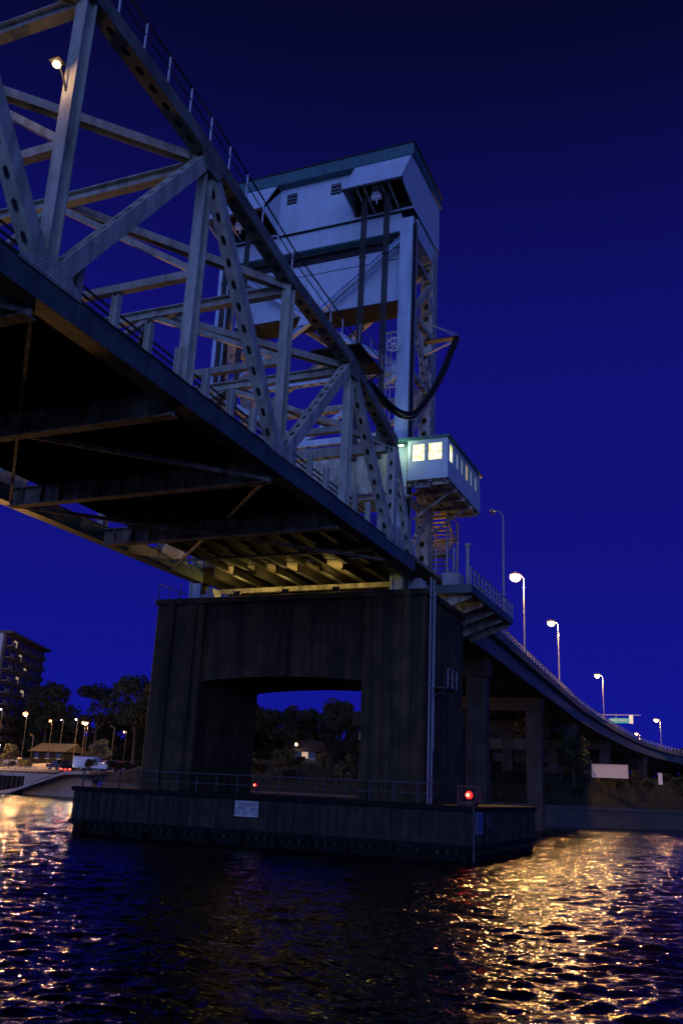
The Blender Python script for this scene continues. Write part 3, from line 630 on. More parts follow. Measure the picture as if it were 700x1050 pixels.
# ---------------------------------------------------------------- lift tower
YF, YB = 44.6, 49.6
CX = {'r': (-16.4, -15.58), 'l': (-28.9, -28.08)}
tw = Thing('lift_tower', (-22.2, 47, PT), 'tall pale blue steel lift tower with ribbed machinery house on top', 'bridge tower')
CT = 33.3
for k in ('r', 'l'):
    x0, x1 = CX[k]
    fc = MB(); fc.box((x0, YF, PT), (x1, YF+.04, CT)); fc.box((x0, YF+.86, PT), (x1, YF+.9, CT)); fc.box((x0+.25, YF+.04, PT), (x0+.29, YF+.86, CT)); fc.box((x1-.2, YF-.03, PT), (x1-.14, YF-.001, CT)); fc.box((x0+.1, YF-.03, PT), (x0+.16, YF-.001, CT-8))
    z = PT+1
    while z < CT: fc.box((x0-.01, YF-.012, z), (x1+.01, YF-.002, z+.5)); z += 5.1
    sp_ = tw.part('front_column', fc, 'tower_paint')
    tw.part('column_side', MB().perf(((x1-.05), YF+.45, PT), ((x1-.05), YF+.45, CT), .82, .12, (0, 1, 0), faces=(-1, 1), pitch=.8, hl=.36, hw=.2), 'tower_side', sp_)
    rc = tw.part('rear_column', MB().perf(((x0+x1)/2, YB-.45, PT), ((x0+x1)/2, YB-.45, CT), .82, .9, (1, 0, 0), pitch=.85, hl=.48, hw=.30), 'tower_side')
    # side bracing
    zs = [12.0, 15.6, 19.4, 23.3, 27.2, 31.0]; xc = x1-.2
    for i, z in enumerate(zs): tw.part('side_strut', MB().perf((xc, YF+.9, z), (xc, YB-.9, z), .3, .32, (1, 0, 0), pitch=.6, hl=.25, hw=.13), 'tower_side')
    for i, (a, b_) in enumerate(zip(zs, zs[1:])):
        p, q = ((xc, YF+.85, a), (xc, YB-.85, b_)) if i % 2 == 0 else ((xc, YB-.85, a), (xc, YF+.85, b_))
        tw.part('side_brace', MB().perf(p, q, .28, .3, (1, 0, 0), pitch=.6, hl=.26, hw=.13), 'tower_side')
    for z in (25.4, 29.4): tw.part('gusset_plate', MB().box((xc+.16, YB-1.6, z-.6), (xc+.19, YB-.9, z+.5)), 'tower_side')
    tw.part('guide_rail', MB().box((x1+.02, YF-.1, PT), (x1+.12, YF+.3, CT-.6)), 'dark_steel')
xi, xj = -28.1, -16.4; xm = (xi+xj)/2
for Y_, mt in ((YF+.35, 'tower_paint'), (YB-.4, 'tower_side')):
    tw.part('cross_strut', MB().perf((xi, Y_, 23.35), (xj, Y_, 23.35), .42, .42, (0, 1, 0), pitch=.75), mt)
    tw.part('cross_strut', MB().perf((xi, Y_, 19.3), (xj, Y_, 19.3), .36, .36, (0, 1, 0), pitch=.75), mt)
    for x in (xi, xj):
        tw.part('brace', MB().hsec((x, Y_, 32.1), (xm, Y_, 27.6), .3, .3, (0, 1, 0)), mt)
        tw.part('brace', MB().hsec((x, Y_, 23.6), (xm, Y_, 27.5), .34, .34, (0, 1, 0)), mt)
        tw.part('brace', MB().bar((x, Y_, 23.1), (xm, Y_, 19.5), .26, .26, (0, 1, 0)), mt)
    tw.part('gusset_plate', MB().poly([(xm-.8, Y_-.2, 27.2), (xm+.8, Y_-.2, 27.2), (xm+.5, Y_-.2, 28.0), (xm-.5, Y_-.2, 28.0)], (0, .03, 0)), mt)
# lower portal room across the roadway
tw.part('portal_wall', MB().box((-28.0, YF+.3, 15.9), (-16.45, YF+.45, 18.7)), 'tower_side')
mb = MB()
for i in range(11): mb.box((-27.6+i*1.08, YF+.22, 15.9), (-27.5+i*1.08, YF+.3, 18.7))
tw.part('wall_rib', mb, 'tower_side')
tw.part('portal_girder', MB().box((-28.0, YF+.1, 15.0), (-16.45, YF+.9, 15.25)).box((-28.0, YF+.5, 15.25), (-16.45, YF+.6, 15.9)), 'deck_concrete')
tw.part('walkway', MB().box((-28.0, YF-.6, 15.25), (-15.2, YF+.1, 15.33)), 'galvanised')
mb = MB()
for z in (15.8, 16.3): mb.bar((-28, YF-.55, z), (-16.5, YF-.55, z), .035, .035)
x = -28
while x < -16.4: mb.bar((x, YF-.55, 15.33), (x, YF-.55, 16.3), .035, .035); x += 1.2
tw.part('walkway_rail', mb, 'galvanised')
tw.part('tower_deck', MB().box((-28.0, 42.4, 11.5), (-14.6, 49.8, 11.7)), 'deck_concrete')
for i in range(10): x = -27.3+i*1.3; tw.part('stringer', MB().box((x-.04, 42.4, 10.98), (x+.04, 49.8, 11.5)).box((x-.14, 42.4, 10.95), (x+.14, 49.8, 10.98)), 'stringer_steel')
for y in (45.6, 47.6, 49.6): tw.part('floor_beam', MB().box((-28.5, y-.04, 10.7), (-15.0, y+.04, 10.95)).box((-28.5, y-.14, 10.66), (-15.0, y+.14, 10.7)), 'under_steel')
# machinery house
hx0, hx1 = -28.85, -15.55
h = tw.part('machinery_house', MB().box((hx0, 44.5, 33.75), (hx1, 49.7, 37.25)), 'house_paint')
tw.part('apron', MB().box((hx0+.9, 44.62, 32.45), (hx1-.82, 49.6, 33.72)), 'house_paint'); tw.part('apron', MB().box((hx1-.75, 45.5, 32.4), (hx1-.04, 49.68, 33.72)), 'house_paint')
tw.part('roof_band', MB().box((hx0-.12, 43.95, 37.25), (hx1+.1, 49.85, 38.1)), 'teal_trim', h)
tw.part('roof', MB().box((hx0-.2, 43.87, 38.1), (hx1+.18, 49.93, 38.16)), 'dark_steel', h)
tw.part('drip_edge', MB().box((hx0-.03, 44.44, 33.70), (hx1+.03, 49.73, 33.76)), 'dark_steel', h)
for x in (-23.85, -20.75):
    lv = tw.part('louver', MB().box((x-.34, 44.44, 36.0), (x+.34, 44.5, 36.75)), 'dark_steel', h)
    # slats
    mb = MB()
    for i in range(3): mb.bar((x-.32, 44.42, 36.12+i*.25), (x+.32, 44.42, 36.12+i*.25), .07, .02, (0, 1, .5))
    tw.part('louver_slat', mb, 'house_paint', h)
for a, b_ in ((-28.85, -24.7), (-19.35, -15.55)):
    T = .06; mb = MB(); top = 37.24; lip = 34.5; yt, yl = 44.0, 42.3
    mb.poly([(a, yt, top), (a, yl, lip), (a, yl+.07, lip-.05), (a, 44.49, top-.1)], (b_-a, 0, 0))             # sloping front
    for x in (a, b_-T): mb.poly([(x, 44.49, top), (x, yt, top), (x, yl, lip), (x, yl+.12, lip-.12), (x, 44.49, 33.9)], (T, 0, 0))
    hd = tw.part('sheave_hood', mb, 'house_paint')
    tw.part('hood_lip', MB().box((a-.03, yl-.03, lip-.16), (b_+.03, yl+.1, lip-.02)), 'dark_steel', hd)
    xc = (a+b_)/2
    tw.part('hood_liner', MB().box((a+T+.01, 44.40, 33.95), (b_-T-.01, 44.48, 37.1)), 'dark_steel', hd)
    for x in (a+.9, xc-.55, xc+.55, b_-.9): tw.part('hood_rib', MB().bar((x, yl+.15, lip-.08), (x, 44.35, 33.95), .10, .16), 'galvanised', hd)
    # sheaves
    for x in (xc-.72, xc+.72):
        mb = MB(); mb.tube([(x-.16, 43.75, 35.0), (x+.16, 43.75, 35.0)], .62, 24); tw.part('sheave', mb, 'dark_steel')
    tw.part('bearing_block', MB().box((xc-.22, 42.95, 34.15), (xc+.22, 43.45, 34.75)).tube([(xc-.3, 43.2, 34.1), (xc+.3, 43.2, 34.1)], .17, 12).bar((xc, 43.2, 34.1), (xc+.02, 43.2, 33.6), .06, .06), 'white_metal')
# dark plates added to block the sky between house and counterweight
tw.part('gap_blocker', MB().box((hx0+.95, 45.4, 31.9), (hx1-.85, 45.6, 32.44)).box((hx0+.95, 48.2, 31.4), (hx1-.85, 48.5, 32.44)), 'dark_steel')
tw.part('head_beam', MB().box((xi, YF+.02, 32.35), (xj, YF+.5, 32.44)), 'teal_trim')

cw = Thing('counterweight', (-22.2, 46.5, 28.2), 'large pale blue counterweight block hanging between the tower columns', 'counterweight')
cw.part('block', MB().box((-27.95, 45.5, 28.28), (-16.55, 47.5, 32.1)), 'weight_paint', bev=.03)
cw.part('base_slab', MB().box((-27.9, 45.55, 28.2), (-16.6, 47.45, 28.28)), 'weight_base')
cw.part('seam', MB().box((-27.96, 45.485, 31.1), (-16.54, 45.499, 31.15)), 'dark_steel')
mb = MB()
for i in range(7): mb.box((-27.3+i*1.7, 45.47, 28.3), (-27.24+i*1.7, 45.499, 31.1))
# ropes
for xc, w1, w2 in ((-17.45, 'right', 'right'), (-26.78, 'left', 'left')):
    for dx, lab in ((-.72, 'left'), (.72, 'right')):
        side = w1; mb = MB(); zt = 34.6
        for i in range(6):
            x = xc+dx-.16+i*.064; mb.tube([(x, 43.12, 17.2), (x, 43.12, zt)], .03, 5)
        for z in (18, 24, 30): mb.box((xc+dx-.22, 43.07, z), (xc+dx+.22, 43.17, z+.08))
        solo('lift_cable', mb, 'rubber', f'{lab} bundle of black lifting ropes hanging from the {side} sheave hood', 'cable', 'lifting ropes of the span', origin=(xc+dx, 43.12, 17.2))
# hand wheel / cable reel
t = Thing('spoked_wheel', (-16.5, 44.3, 24.2), 'white spoked wheel on a frame beside the right front tower column', 'wheel')
cx_, cy_, cz_ = -16.45, 44.2, 24.62
ring = [(cx_+.42*math.cos(a*math.pi/12), cy_, cz_+.42*math.sin(a*math.pi/12)) for a in range(25)]
t.part('rim', MB().tube(ring, .05, 8), 'white_metal'); mb = MB()
for i in range(6): a = i*math.pi/3+.3; mb.bar((cx_, cy_, cz_), (cx_+.4*math.cos(a), cy_, cz_+.4*math.sin(a)), .06, .06, (0, 1, 0))
t.part('spoke', mb, 'white_metal'); t.part('hub', MB().tube([(cx_, cy_-.08, cz_), (cx_, cy_+.4, cz_)], .09, 10), 'white_metal')
mb = MB()
for x in (-17.1, -16.95, -16.7): mb.box((x-.03, 44.45, 19.6), (x+.03, 44.51, 25.6))
mb.box((-17.3, 44.42, 25.5), (-16.4, 44.5, 25.6)); mb.box((-17.3, 44.42, 22.0), (-16.4, 44.5, 22.1)); t.part('frame', mb, 'galvanised')
# droop cable
def catm(P, n=8):
    P = [Vector(p) for p in P]; Q = []
    for i in range(len(P)-1):
        p0, p1, p2, p3 = P[max(i-1, 0)], P[i], P[i+1], P[min(i+2, len(P)-1)]
        for k in range(n):
            t_ = k/n; Q.append(.5*((2*p1)+(-p0+p2)*t_+(2*p0-5*p1+4*p2-p3)*t_**2+(-p0+3*p1-3*p2+p3)*t_**3))
    return Q+[P[-1]]
HP = [(-13.5, 47, 25.9), (-13.72, 46.5, 24.6), (-13.85, 45.5, 22.75), (-13.98, 44, 20.95), (-14.1, 42.5, 19.5), (-14.2, 41, 18.3), (-14.62, 40, 18.0), (-14.9, 39, 18.1), (-15.2, 38, 18.35), (-15.3, 37, 18.6)]
import itertools
HPX = [(468, 347, 47), (463, 366, 46.3), (456, 388, 45.3), (447, 407, 44), (437, 422, 42.6), (426, 431, 41.2), (413, 429, 40), (401, 417, 39), (389, 399, 38), (379, 382, 37)]
HP = [(-13.529, 47.0, 25.95), (-13.66, 46.3, 24.7), (-13.82, 45.3, 23.0), (-13.95, 44.0, 21.35), (-14.06, 42.6, 19.93), (-14.15, 41.2, 18.75), (-14.33, 40.0, 18.27), (-14.56, 39.0, 18.23), (-14.78, 38.0, 18.45), (-14.95, 37.0, 18.7)]
t = Thing('droop_cable', (-13.5, 47, 25.9), 'thick black bundle of power cables drooping in a loop from tower bracket to span', 'cable')
for k, (dx, dz) in enumerate(((0, 0), (.14, -.02), (-.13, -.05), (.03, -.2), (.06, .15))):
    pts = catm([(x+dx, y+dz*.6, z+dz*(1+.6*math.sin(i*.5)*(k % 2))) for i, (x, y, z) in enumerate(HP)]); t.part('cable', MB().tube(pts, .075 if k else .10, 6), 'rubber', smooth=True)
t = Thing('cable_bracket', (-15.5, 48.5, 26), 'outrigger bracket on the tower side that holds the drooping cables', 'bracket')
t.part('platform', MB().box((-15.5, 46.8, 25.95), (-13.4, 47.25, 26.03)), 'rubber')
t.part('strut', MB().bar((-15.5, 47.1, 25.2), (-13.4, 47.1, 25.95), .1, .1, (0, 1, 0)).bar((-15.5, 47.6, 27.6), (-13.35, 47.3, 26.03), .04, .04, (0, 1, 0)).bar((-15.5, 46.8, 27.3), (-13.35, 46.8, 26.03), .03, .03, (0, 1, 0)), 'galvanised')

# ---------------------------------------------------------------- control cabin
cb = Thing('control_cabin', (-14.3, 47.5, 16.2), 'pale blue control cabin with lit windows jutting from the side of the tower', 'cabin')
cx0, cx1, cy0, cy1, cz0, cz1 = -15.4, -13.12, 44.15, 51.0, 16.2, 18.5
wz0, wz1 = 17.26, 18.26
wins_f = [(-15.22, -14.42), (-14.30, -13.42)]; wins_s = [(44.5, 45.3), (45.75, 46.55), (46.75, 47.5), (47.75, 48.5), (48.75, 49.5), (49.75, 50.55)]
mb = MB()
def wall_x(mb, y0, y1, xs0, xs1, holes):   # wall in plane facing -Y with window openings
    mb.box((xs0, y0, cz0), (xs1, y1, wz0)); mb.box((xs0, y0, wz1), (xs1, y1, cz1)); x = xs0
    for a, b_ in holes: mb.box((x, y0, wz0), (a, y1, wz1)); x = b_
    mb.box((x, y0, wz0), (xs1, y1, wz1))
def wall_y(mb, x0, x1, ys0, ys1, holes):
    mb.box((x0, ys0, cz0), (x1, ys1, wz0)); mb.box((x0, ys0, wz1), (x1, ys1, cz1)); y = ys0
    for a, b_ in holes: mb.box((x0, y, wz0), (x1, a, wz1)); y = b_
    mb.box((x0, y, wz0), (x1, ys1, wz1))
wall_x(mb, cy0, cy0+.1, cx0, cx1, wins_f); wall_y(mb, cx1-.1, cx1, cy0+.1, cy1, wins_s)
mb.box((cx0, cy1-.1, cz0), (cx1-.1, cy1, cz1)); mb.box((cx0, cy0+.1, cz0), (cx0+.08, cy1-.1, cz1)); cb.part('wall', mb, 'house_paint')
for a, b_ in wins_f:
    w_ = cb.part('window', MB().box((a, cy0+.05, wz0), (a+.05, cy0+.12, wz1)).box((b_-.05, cy0+.05, wz0), (b_, cy0+.12, wz1)).box((a, cy0+.04, wz0), (b_, cy0+.11, wz0+.04)).box((a, cy0+.07, (wz0+wz1)/2-.006), (b_, cy0+.09, (wz0+wz1)/2+.006)), 'teal_trim')
    cb.part('pane', MB().box((a, cy0+.10, wz0+.04), (b_, cy0+.13, wz1)), 'cabin_glow', w_)
for i, (a, b_) in enumerate(wins_s):
    w_ = cb.part('window', MB().box((cx1-.09, a, wz0), (cx1-.02, a+.05, wz1)).box((cx1-.09, b_-.05, wz0), (cx1-.02, b_, wz1)).box((cx1-.1, a, wz0), (cx1-.02, b_, wz0+.04)), 'teal_trim')
    cb.part('pane', MB().box((cx1-.13, a+.01, wz0+.04), (cx1-.10, b_-.01, wz1-.01)), 'cabin_glow' if i == 0 else ('window_warm' if i == 3 else 'window_cool'), w_)
cb.part('roof', MB().box((cx0-.9, cy0-.15, cz1), (cx1+.14, cy1+.15, cz1+.14)), 'teal_trim'); cb.part('floor', MB().box((cx0+.05, cy0+.12, cz0-.02), (cx1-.12, cy1-.12, cz0+.05)), 'under_steel')
for y in (44.6, 46.2, 47.8, 49.4, 50.8): cb.part('floor_joist', MB().box((-16.2, y-.06, cz0-.22), (cx1-.05, y+.06, cz0-.02)), 'under_steel')
for x in (-14.9, -14.1, -13.35): cb.part('floor_bearer', MB().box((x-.04, cy0+.1, cz0-.12), (x+.04, cy1-.1, cz0-.025)), 'under_steel')
cb.part('service_tray', MB().box((-15.0, 44.3, 15.85), (-14.95, 44.9, 16.2)).box((-14.25, 44.3, 15.85), (-14.2, 44.9, 16.2)).box((-15.0, 44.3, 15.8), (-14.2, 44.35, 15.86)), 'galvanised')
for y in (46.2, 49.4): cb.part('knee_brace', MB().bar((-15.7, y, 14.6), (-13.6, y, 16.0), .12, .12, (0, 1, 0)), 'under_steel')
t = Thing('flood_lamp', (-15.7, 44.0, 18.2), 'greenish work lamp glowing at the left corner of the control cabin roof', 'lamp')
t.part('bracket', MB().bar((-15.9, 44.5, 18.35), (-15.75, 44.0, 18.3), .05, .05), 'dark_steel'); t.part('tube', MB().box((-15.95, 43.93, 18.18), (-15.6, 44.03, 18.25)), 'lamp_green'); t.light('glow', (-15.75, 43.6, 18.0), 42, (.75, 1, .55), .15)

# stair tower below the cabin
st = Thing('stair_tower', (-15.2, 51.2, 11), 'dim steel stair tower under the control cabin with a yellow lit top flight', 'stairs')
sx0, sx1, sy0, sy1 = -16.6, -14.8, 49.9, 52.1
for x, y in ((sx0, sy0), (sx1, sy0), (sx0, sy1), (sx1, sy1)): st.part('leg', MB().bar((x, y, 9.9), (x, y, 16.0), .12, .12), 'galvanised')
zz = [10.4, 11.9, 13.4, 14.9]
for i, z in enumerate(zz):
    a, b_ = ((sy0, sy1) if i % 2 == 0 else (sy1, sy0)); m_ = 'under_steel' if i < 3 else 'yellow_lit_steel'
    for x in (sx0+.5, sx1-.2): st.part('stringer', MB().bar((x, a, z), (x, b_, z+1.5), .05, .24), m_)
    mb = MB()
    for k in range(8): y = a+(b_-a)*(k+.5)/8; mb.box((sx0+.5, y-.12, z+1.5*(k+.5)/8), (sx1-.2, y+.12, z+1.5*(k+.5)/8+.03))
    st.part('tread', mb, m_); st.part('landing', MB().box((sx0, min(b_, b_+.1)-.4, z+1.47), (sx1, b_+.4, z+1.5)), 'under_steel')
    st.part('handrail', MB().bar((sx1, a, z+.9), (sx1, b_, z+2.4), .04, .04).bar((sx1, a, z+.5), (sx1, b_, z+2.0), .03, .03), 'galvanised')
for z in (12, 13.5, 15): st.part('ring_beam', MB().bar((sx0, sy0, z), (sx1, sy0, z), .06, .06, (0, 1, 0)).bar((sx1, sy0, z), (sx1, sy1, z), .06, .06).bar((sx1, sy0, z-1.4), (sx1, sy1, z), .05, .05), 'galvanised')
st.light('glow', (-15.5, 50.6, 15.1), 7, (1, .68, .2), .1)
# yellow light below the tower deck
for lab, x in (('left', -25.0), ('middle', -22.0), ('right', -19.0)):
    t = Thing('deck_lamp', (x, 43.6, PT), f'{lab} one of three yellow work lamps on the pier top under the deck', 'lamp', 'work lamps on the pier top')
    t.part('stand', MB().bar((x, 43.7, PT), (x, 43.7, 10.2), .06, .06), 'dark_steel'); t.part('shade', MB().box((x-.2, 43.42, 10.0), (x+.2, 43.45, 10.3)), 'dark_steel'); t.part('bulb', MB().ball((x, 43.7, 10.24), .06, 8), 'lamp_warm', smooth=True)
    t.light('glow', (x, 43.55, 10.42), 70, (1, .72, .2), .1)

t = Thing('portal_fill', (-21.5, 44.2, 15.0), 'added warm white lamp under the portal girder, brightening the steel at deck level', 'lamp')  # added fill light for the girder and lower truss members
t.part('housing', MB().box((-21.8, 44.1, 14.86), (-21.2, 44.35, 15.0)), 'dark_steel'); t.part('lens', MB().box((-21.75, 44.12, 14.83), (-21.25, 44.33, 14.86)), 'lamp_warm'); t.light('glow', (-21.5, 43.7, 14.6), 50, (1, .86, .62), .15)
# service platform beside the deck
t = Thing('service_platform', (-13.4, 51.5, 10.4), 'cantilevered service platform with rails on brackets beside the tower deck', 'platform')
t.part('deck', MB().box((-15.0, 46.55, 10.5), (-12.5, 56.6, 10.72)), 'under_steel'); t.part('edge_beam', MB().box((-12.5, 46.55, 10.38), (-12.42, 56.6, 10.85)).box((-15, 46.47, 10.38), (-12.42, 46.55, 10.85)), 'fascia_paint')
for y in (47.2, 49.6, 52.0, 54.4, 56.4): t.part('bracket', MB().poly([(-15.2, y, 10.5), (-12.6, y, 10.5), (-12.6, y, 10.25), (-15.2, y, 9.3)], (0, .12, 0)), 'under_steel')
mb = MB()
for z in (11.12, 11.4, 11.78):
    mb.bar((-12.48, 46.55, z), (-12.48, 56.6, z), .05, .05); mb.bar((-15, 46.55, z), (-12.48, 46.55, z), .05, .05); mb.bar((-14.6, 56.6, z), (-12.48, 56.6, z), .05, .05)
rl = t.part('guard_rail', mb, 'galvanised'); y = 46.55
while y < 56.7: t.part('post', MB().box((-12.52, y-.05, 10.85), (-12.44, y+.05, 11.8)), 'galvanised', rl); y += .84
t.part('cabinet', MB().box((-14.3, 47.2, 10.72), (-13.3, 48.2, 11.7)), 'galvanised', bev=.03); t.part('cabinet', MB().box((-13.9, 50.2, 10.72), (-13.0, 51.6, 11.6)), 'under_steel', bev=.03)
for k, (x, w_, zt) in enumerate(((-14.9, .04, 13.3), (-14.25, .04, 13.25), (-13.85, .045, 13.3), (-13.05, .10, 13.5))):
    solo('antenna_rod', MB().tube([(x, 48.0, 10.72), (x, 48.0, zt)], w_, 8).tube([(x, 48, zt-.15), (x, 48, zt)], w_*1.9, 8).box((x-.12, 47.88, 10.72), (x+.12, 48.12, 10.78)), 'galvanised', ['thin upright rod farthest left on the service platform, next to the stairs', 'thin upright rod second from the stairs on the service platform', 'thin upright rod just left of the thick pole on the service platform', 'thick upright pole at the corner of the service platform'][k], 'pole', origin=(x, 48, 10.72))

# ---------------------------------------------------------------- approach viaduct
EDGE = catm([(-14.9, 49.9, 11.42), (-15.45, 65, 11.42), (-16.1, 79, 11.42), (-16.75, 99, 11.25), (-17.3, 119, 11.05), (-17.0, 138, 10.75), (-16.0, 160, 10.3), (-13.9, 180, 9.9), (-9.5, 197, 9.45), (-1, 211, 8.9), (12, 222, 8.3), (40, 236, 7.2), (90, 250, 5.5)], 6)
def frames(P):
    F_ = []
    for i, p in enumerate(P):
        d = (P[min(i+1, len(P)-1)]-P[max(i-1, 0)]); d.z = 0; d.normalize(); F_.append((p, Vector((-d.y, d.x, 0))))
    return F_
FR = frames(EDGE)
def sweep(prof):
    mb = MB(); n = len(prof); V_ = [p+l*u+Vector((0, 0, z)) for p, l in FR for u, z in prof]; F_ = []
    for i in range(len(FR)-1):
        for k in range(n): a = i*n+k; b_ = i*n+(k+1) % n; F_.append((a, a+n, b_+n, b_))
    F_ += [tuple(range(n)), tuple((len(FR)-1)*n+k for k in range(n))[::-1]]; mb.add(V_, F_); return mb
va = Thing('approach_viaduct', (-20, 60, 0), 'long viaduct curving away to the right with blue-grey edge girder on concrete bents', 'viaduct')
va.part('deck', sweep([(.0, -.02), (13.4, -.02), (13.4, -.3), (0, -.3)]), 'deck_concrete')
va.part('edge_girder', sweep([(.45, -.3), (.55, -.3), (.55, -1.75), (.2, -1.75), (.2, -1.68), (.45, -1.68)]), 'fascia_paint'); va.part('edge_girder', sweep([(12.9, -.3), (13.0, -.3), (13.0, -1.75), (12.9, -1.75)]), 'fascia_paint')
for u in (3.4, 6.6, 9.8): va.part('girder', sweep([(u, -.3), (u+.12, -.3), (u+.12, -1.7), (u, -1.7)]), 'under_steel')
va.part('parapet', sweep([(-.05, -.32), (.28, -.32), (.28, .35), (-.05, .35)]), 'fascia_paint'); va.part('parapet', sweep([(13.1, -.32), (13.42, -.32), (13.42, .35), (13.1, .35)]), 'fascia_paint')
rl = va.part('guard_rail', sweep([(.08, .88), (.18, .88), (.18, .96), (.08, .96)]), 'galvanised'); va.part('guard_rail', sweep([(.1, .6), (.15, .6), (.15, .65), (.1, .65)]), 'galvanised')
cum = [0]
for a, b_ in zip(EDGE, EDGE[1:]): cum.append(cum[-1]+(b_-a).length)
def along(s_):
    for i in range(len(cum)-1):
        if cum[i] <= s_ <= cum[i+1]:
            k = (s_-cum[i])/(cum[i+1]-cum[i]); return EDGE[i].lerp(EDGE[i+1], k), FR[i][1]
    return EDGE[-1], FR[-1][1]
s_ = .5; k = 0
while k < 98:
    p, l = along(s_); q = p+l*.13; va.part('post', MB().box((q.x-.06, q.y-.06, q.z+.35), (q.x+.06, q.y+.06, q.z+.88)), 'galvanised', rl); s_ += 1.75; k += 1
for s_ in (16, 42, 68, 96, 128):
    p, l = along(s_); d = Vector((l.y, -l.x, 0)); tz = p.z-1.76
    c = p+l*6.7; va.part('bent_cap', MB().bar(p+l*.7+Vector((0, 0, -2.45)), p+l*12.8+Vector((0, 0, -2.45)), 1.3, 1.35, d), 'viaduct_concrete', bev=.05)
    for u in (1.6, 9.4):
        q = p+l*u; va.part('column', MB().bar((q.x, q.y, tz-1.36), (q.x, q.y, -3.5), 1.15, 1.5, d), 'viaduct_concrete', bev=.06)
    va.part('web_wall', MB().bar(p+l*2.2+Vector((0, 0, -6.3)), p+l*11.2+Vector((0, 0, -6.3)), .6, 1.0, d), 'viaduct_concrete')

# street lamps
def street_lamp(x, y, z0, z1, label, color=(1, .62, .28), E=900, arm=-.75, lit=True, m='lamp_warm', r=.05, bulb=.16, pm='galvanised', grp=None, d=(1, 0)):
    t = Thing('street_lamp', (x, y, z0), label, 'street lamp', grp); ax, ay = arm*d[0], arm*d[1]
    t.part('pole', MB().tube([(x, y, z0), (x, y, z1-.3)], r*1.7, 8, r).tube([(x, y, z0), (x, y, z0+.25)], r*2.8, 8), pm)
    t.part('arm', MB().tube([(x, y, z1-.32), (x+ax*.3, y+ay*.3, z1+.02), (x+ax*.75, y+ay*.75, z1+.08)], r*.8, 6), pm)
    hx, hy = x+ax, y+ay
    t.part('head', MB().ball((hx, hy, z1+.14), min(.5, bulb*1.3), 10, .36), pm, smooth=True)
    if lit:
        t.part('bulb', MB().ball((hx, hy, z1-.08), bulb, 12, .85), m, smooth=True); t.light('glow', (hx, hy, z1-.08-bulb-.3), E, color, .2)
    else: t.part('lens', MB().ball((hx, hy, z1-.02), bulb, 10, .5), 'grey_block', smooth=True)
    return t
WARM = (1, .49, .155)
street_lamp(-13.55, 59, 11.0, 18.75, 'unlit street lamp nearest the tower at the viaduct edge', lit=False, grp=None)
street_lamp(-15.9, 77, 11.7, 18.5, 'brightest lit street lamp on the viaduct, second pole from the tower', WARM, 9000, bulb=.5)
street_lamp(-16.8, 99, 11.5, 18.4, 'lit street lamp on the viaduct, third pole from the tower', WARM, 7000, bulb=.42)
street_lamp(-16.95, 136, 11.1, 17.4, 'lit street lamp on the viaduct, fourth pole from the tower', WARM, 5000, bulb=.38)
street_lamp(-12.9, 186, 9.9, 15.35, 'small lit street lamp far along the viaduct at the right edge', WARM, 1800, bulb=.42)
street_lamp(-20.7, 230, 3, 15.7, 'tiny lit street lamp peeping over the far bend of the viaduct', WARM, 1500, bulb=.38)
# lamps along the far kerb, hidden by the deck from the river
gk = 'street lamps along the far kerb of the viaduct'
# left bank lamps
lb = [(-131.0+3.2, 144, 11.5, 2.2, 'large orange street lamp left of all the lit lamps above the boat ramp', WARM, 6000, 'lamp_orange', .42),
      (-118.9, 141, 10.0, 3, 'small orange street lamp between the large orange one and the blue-white one', WARM, 1500, 'lamp_orange', .18),
      (-124.6, 151, 10.9, 3, 'small blue-white street lamp right of the small orange one', (.7, .8, 1), 200, 'lamp_white', .15),
      (-117.0, 146, 10.7, 3, 'blue-white street lamp on a tall pole over the launch lot', (.75, .85, 1), 400, 'lamp_white', .2),
      (-118.2, 150, 10.4, 3, 'left one of the close pair of orange street lamps', WARM, 1600, 'lamp_orange', .3),
      (-112.5, 143.5, 9.9, 2.6, 'right, brighter one of the close pair of orange street lamps', WARM, 5000, 'lamp_orange', .36),
      (-102.5, 142, 8.3, 3, 'small warm street lamp close to the left edge of the pier', (1, .7, .4), 700, 'lamp_warm', .2),
      (-136.0, 146, 12.5, 3, 'tiny white lamp in front of the apartment block', (.85, .95, 1), 300, 'lamp_white', .16)]
for x, y, z1, z0, lab, c, E, m, bl in lb: street_lamp(x, y, ground(x, y), z1, lab, c, E, -.5, True, m, .05, bl*(1.2 if m == 'lamp_orange' else .85), 'bark', d=(1, 0))
street_lamp(-129, 148, ground(-129, 148), 7.5, 'unlit pole left of the large orange street lamp', lit=False, pm='bark'); street_lamp(-106, 143, ground(-106, 143), 9.2, 'unlit street lamp right of the broad dark tree on the left bank', lit=False, pm='bark')

street_lamp(-114.5, 117.5, ground(-114.5, 117.5), 9, 'added tall sodium lamp beside the quay, just out of view at the left', WARM, 11000, -.6, True, 'lamp_orange', .06, .3)  # unseen lamp, added for the left water glitter and a warmer ramp

t = Thing('added_dolphin', (-56, 57, WATER), 'added unseen timber dolphin carrying the lamp for the left water glitter', 'dolphin')  # out of view, added to hold the lamp behind the left reflections
for dx, dy in ((-.6, -.5), (.6, -.5), (0, .6)): t.part('pile', MB().tube([(-56+dx*1.6, 57+dy*1.6, -5), (-56+dx*.5, 57+dy*.5, .8)], .22, 10), 'wet_timber')
t.part('cap', MB().box((-56.7, 56.3, .8), (-55.3, 57.7, 1.05)), 'fender_timber', bev=.04)
street_lamp(-56, 57, 1.05, 9.2, 'added unseen sodium lamp on the dolphin, for the water glitter at the left', WARM, 13000, -.6, True, 'lamp_orange', .05, .3)

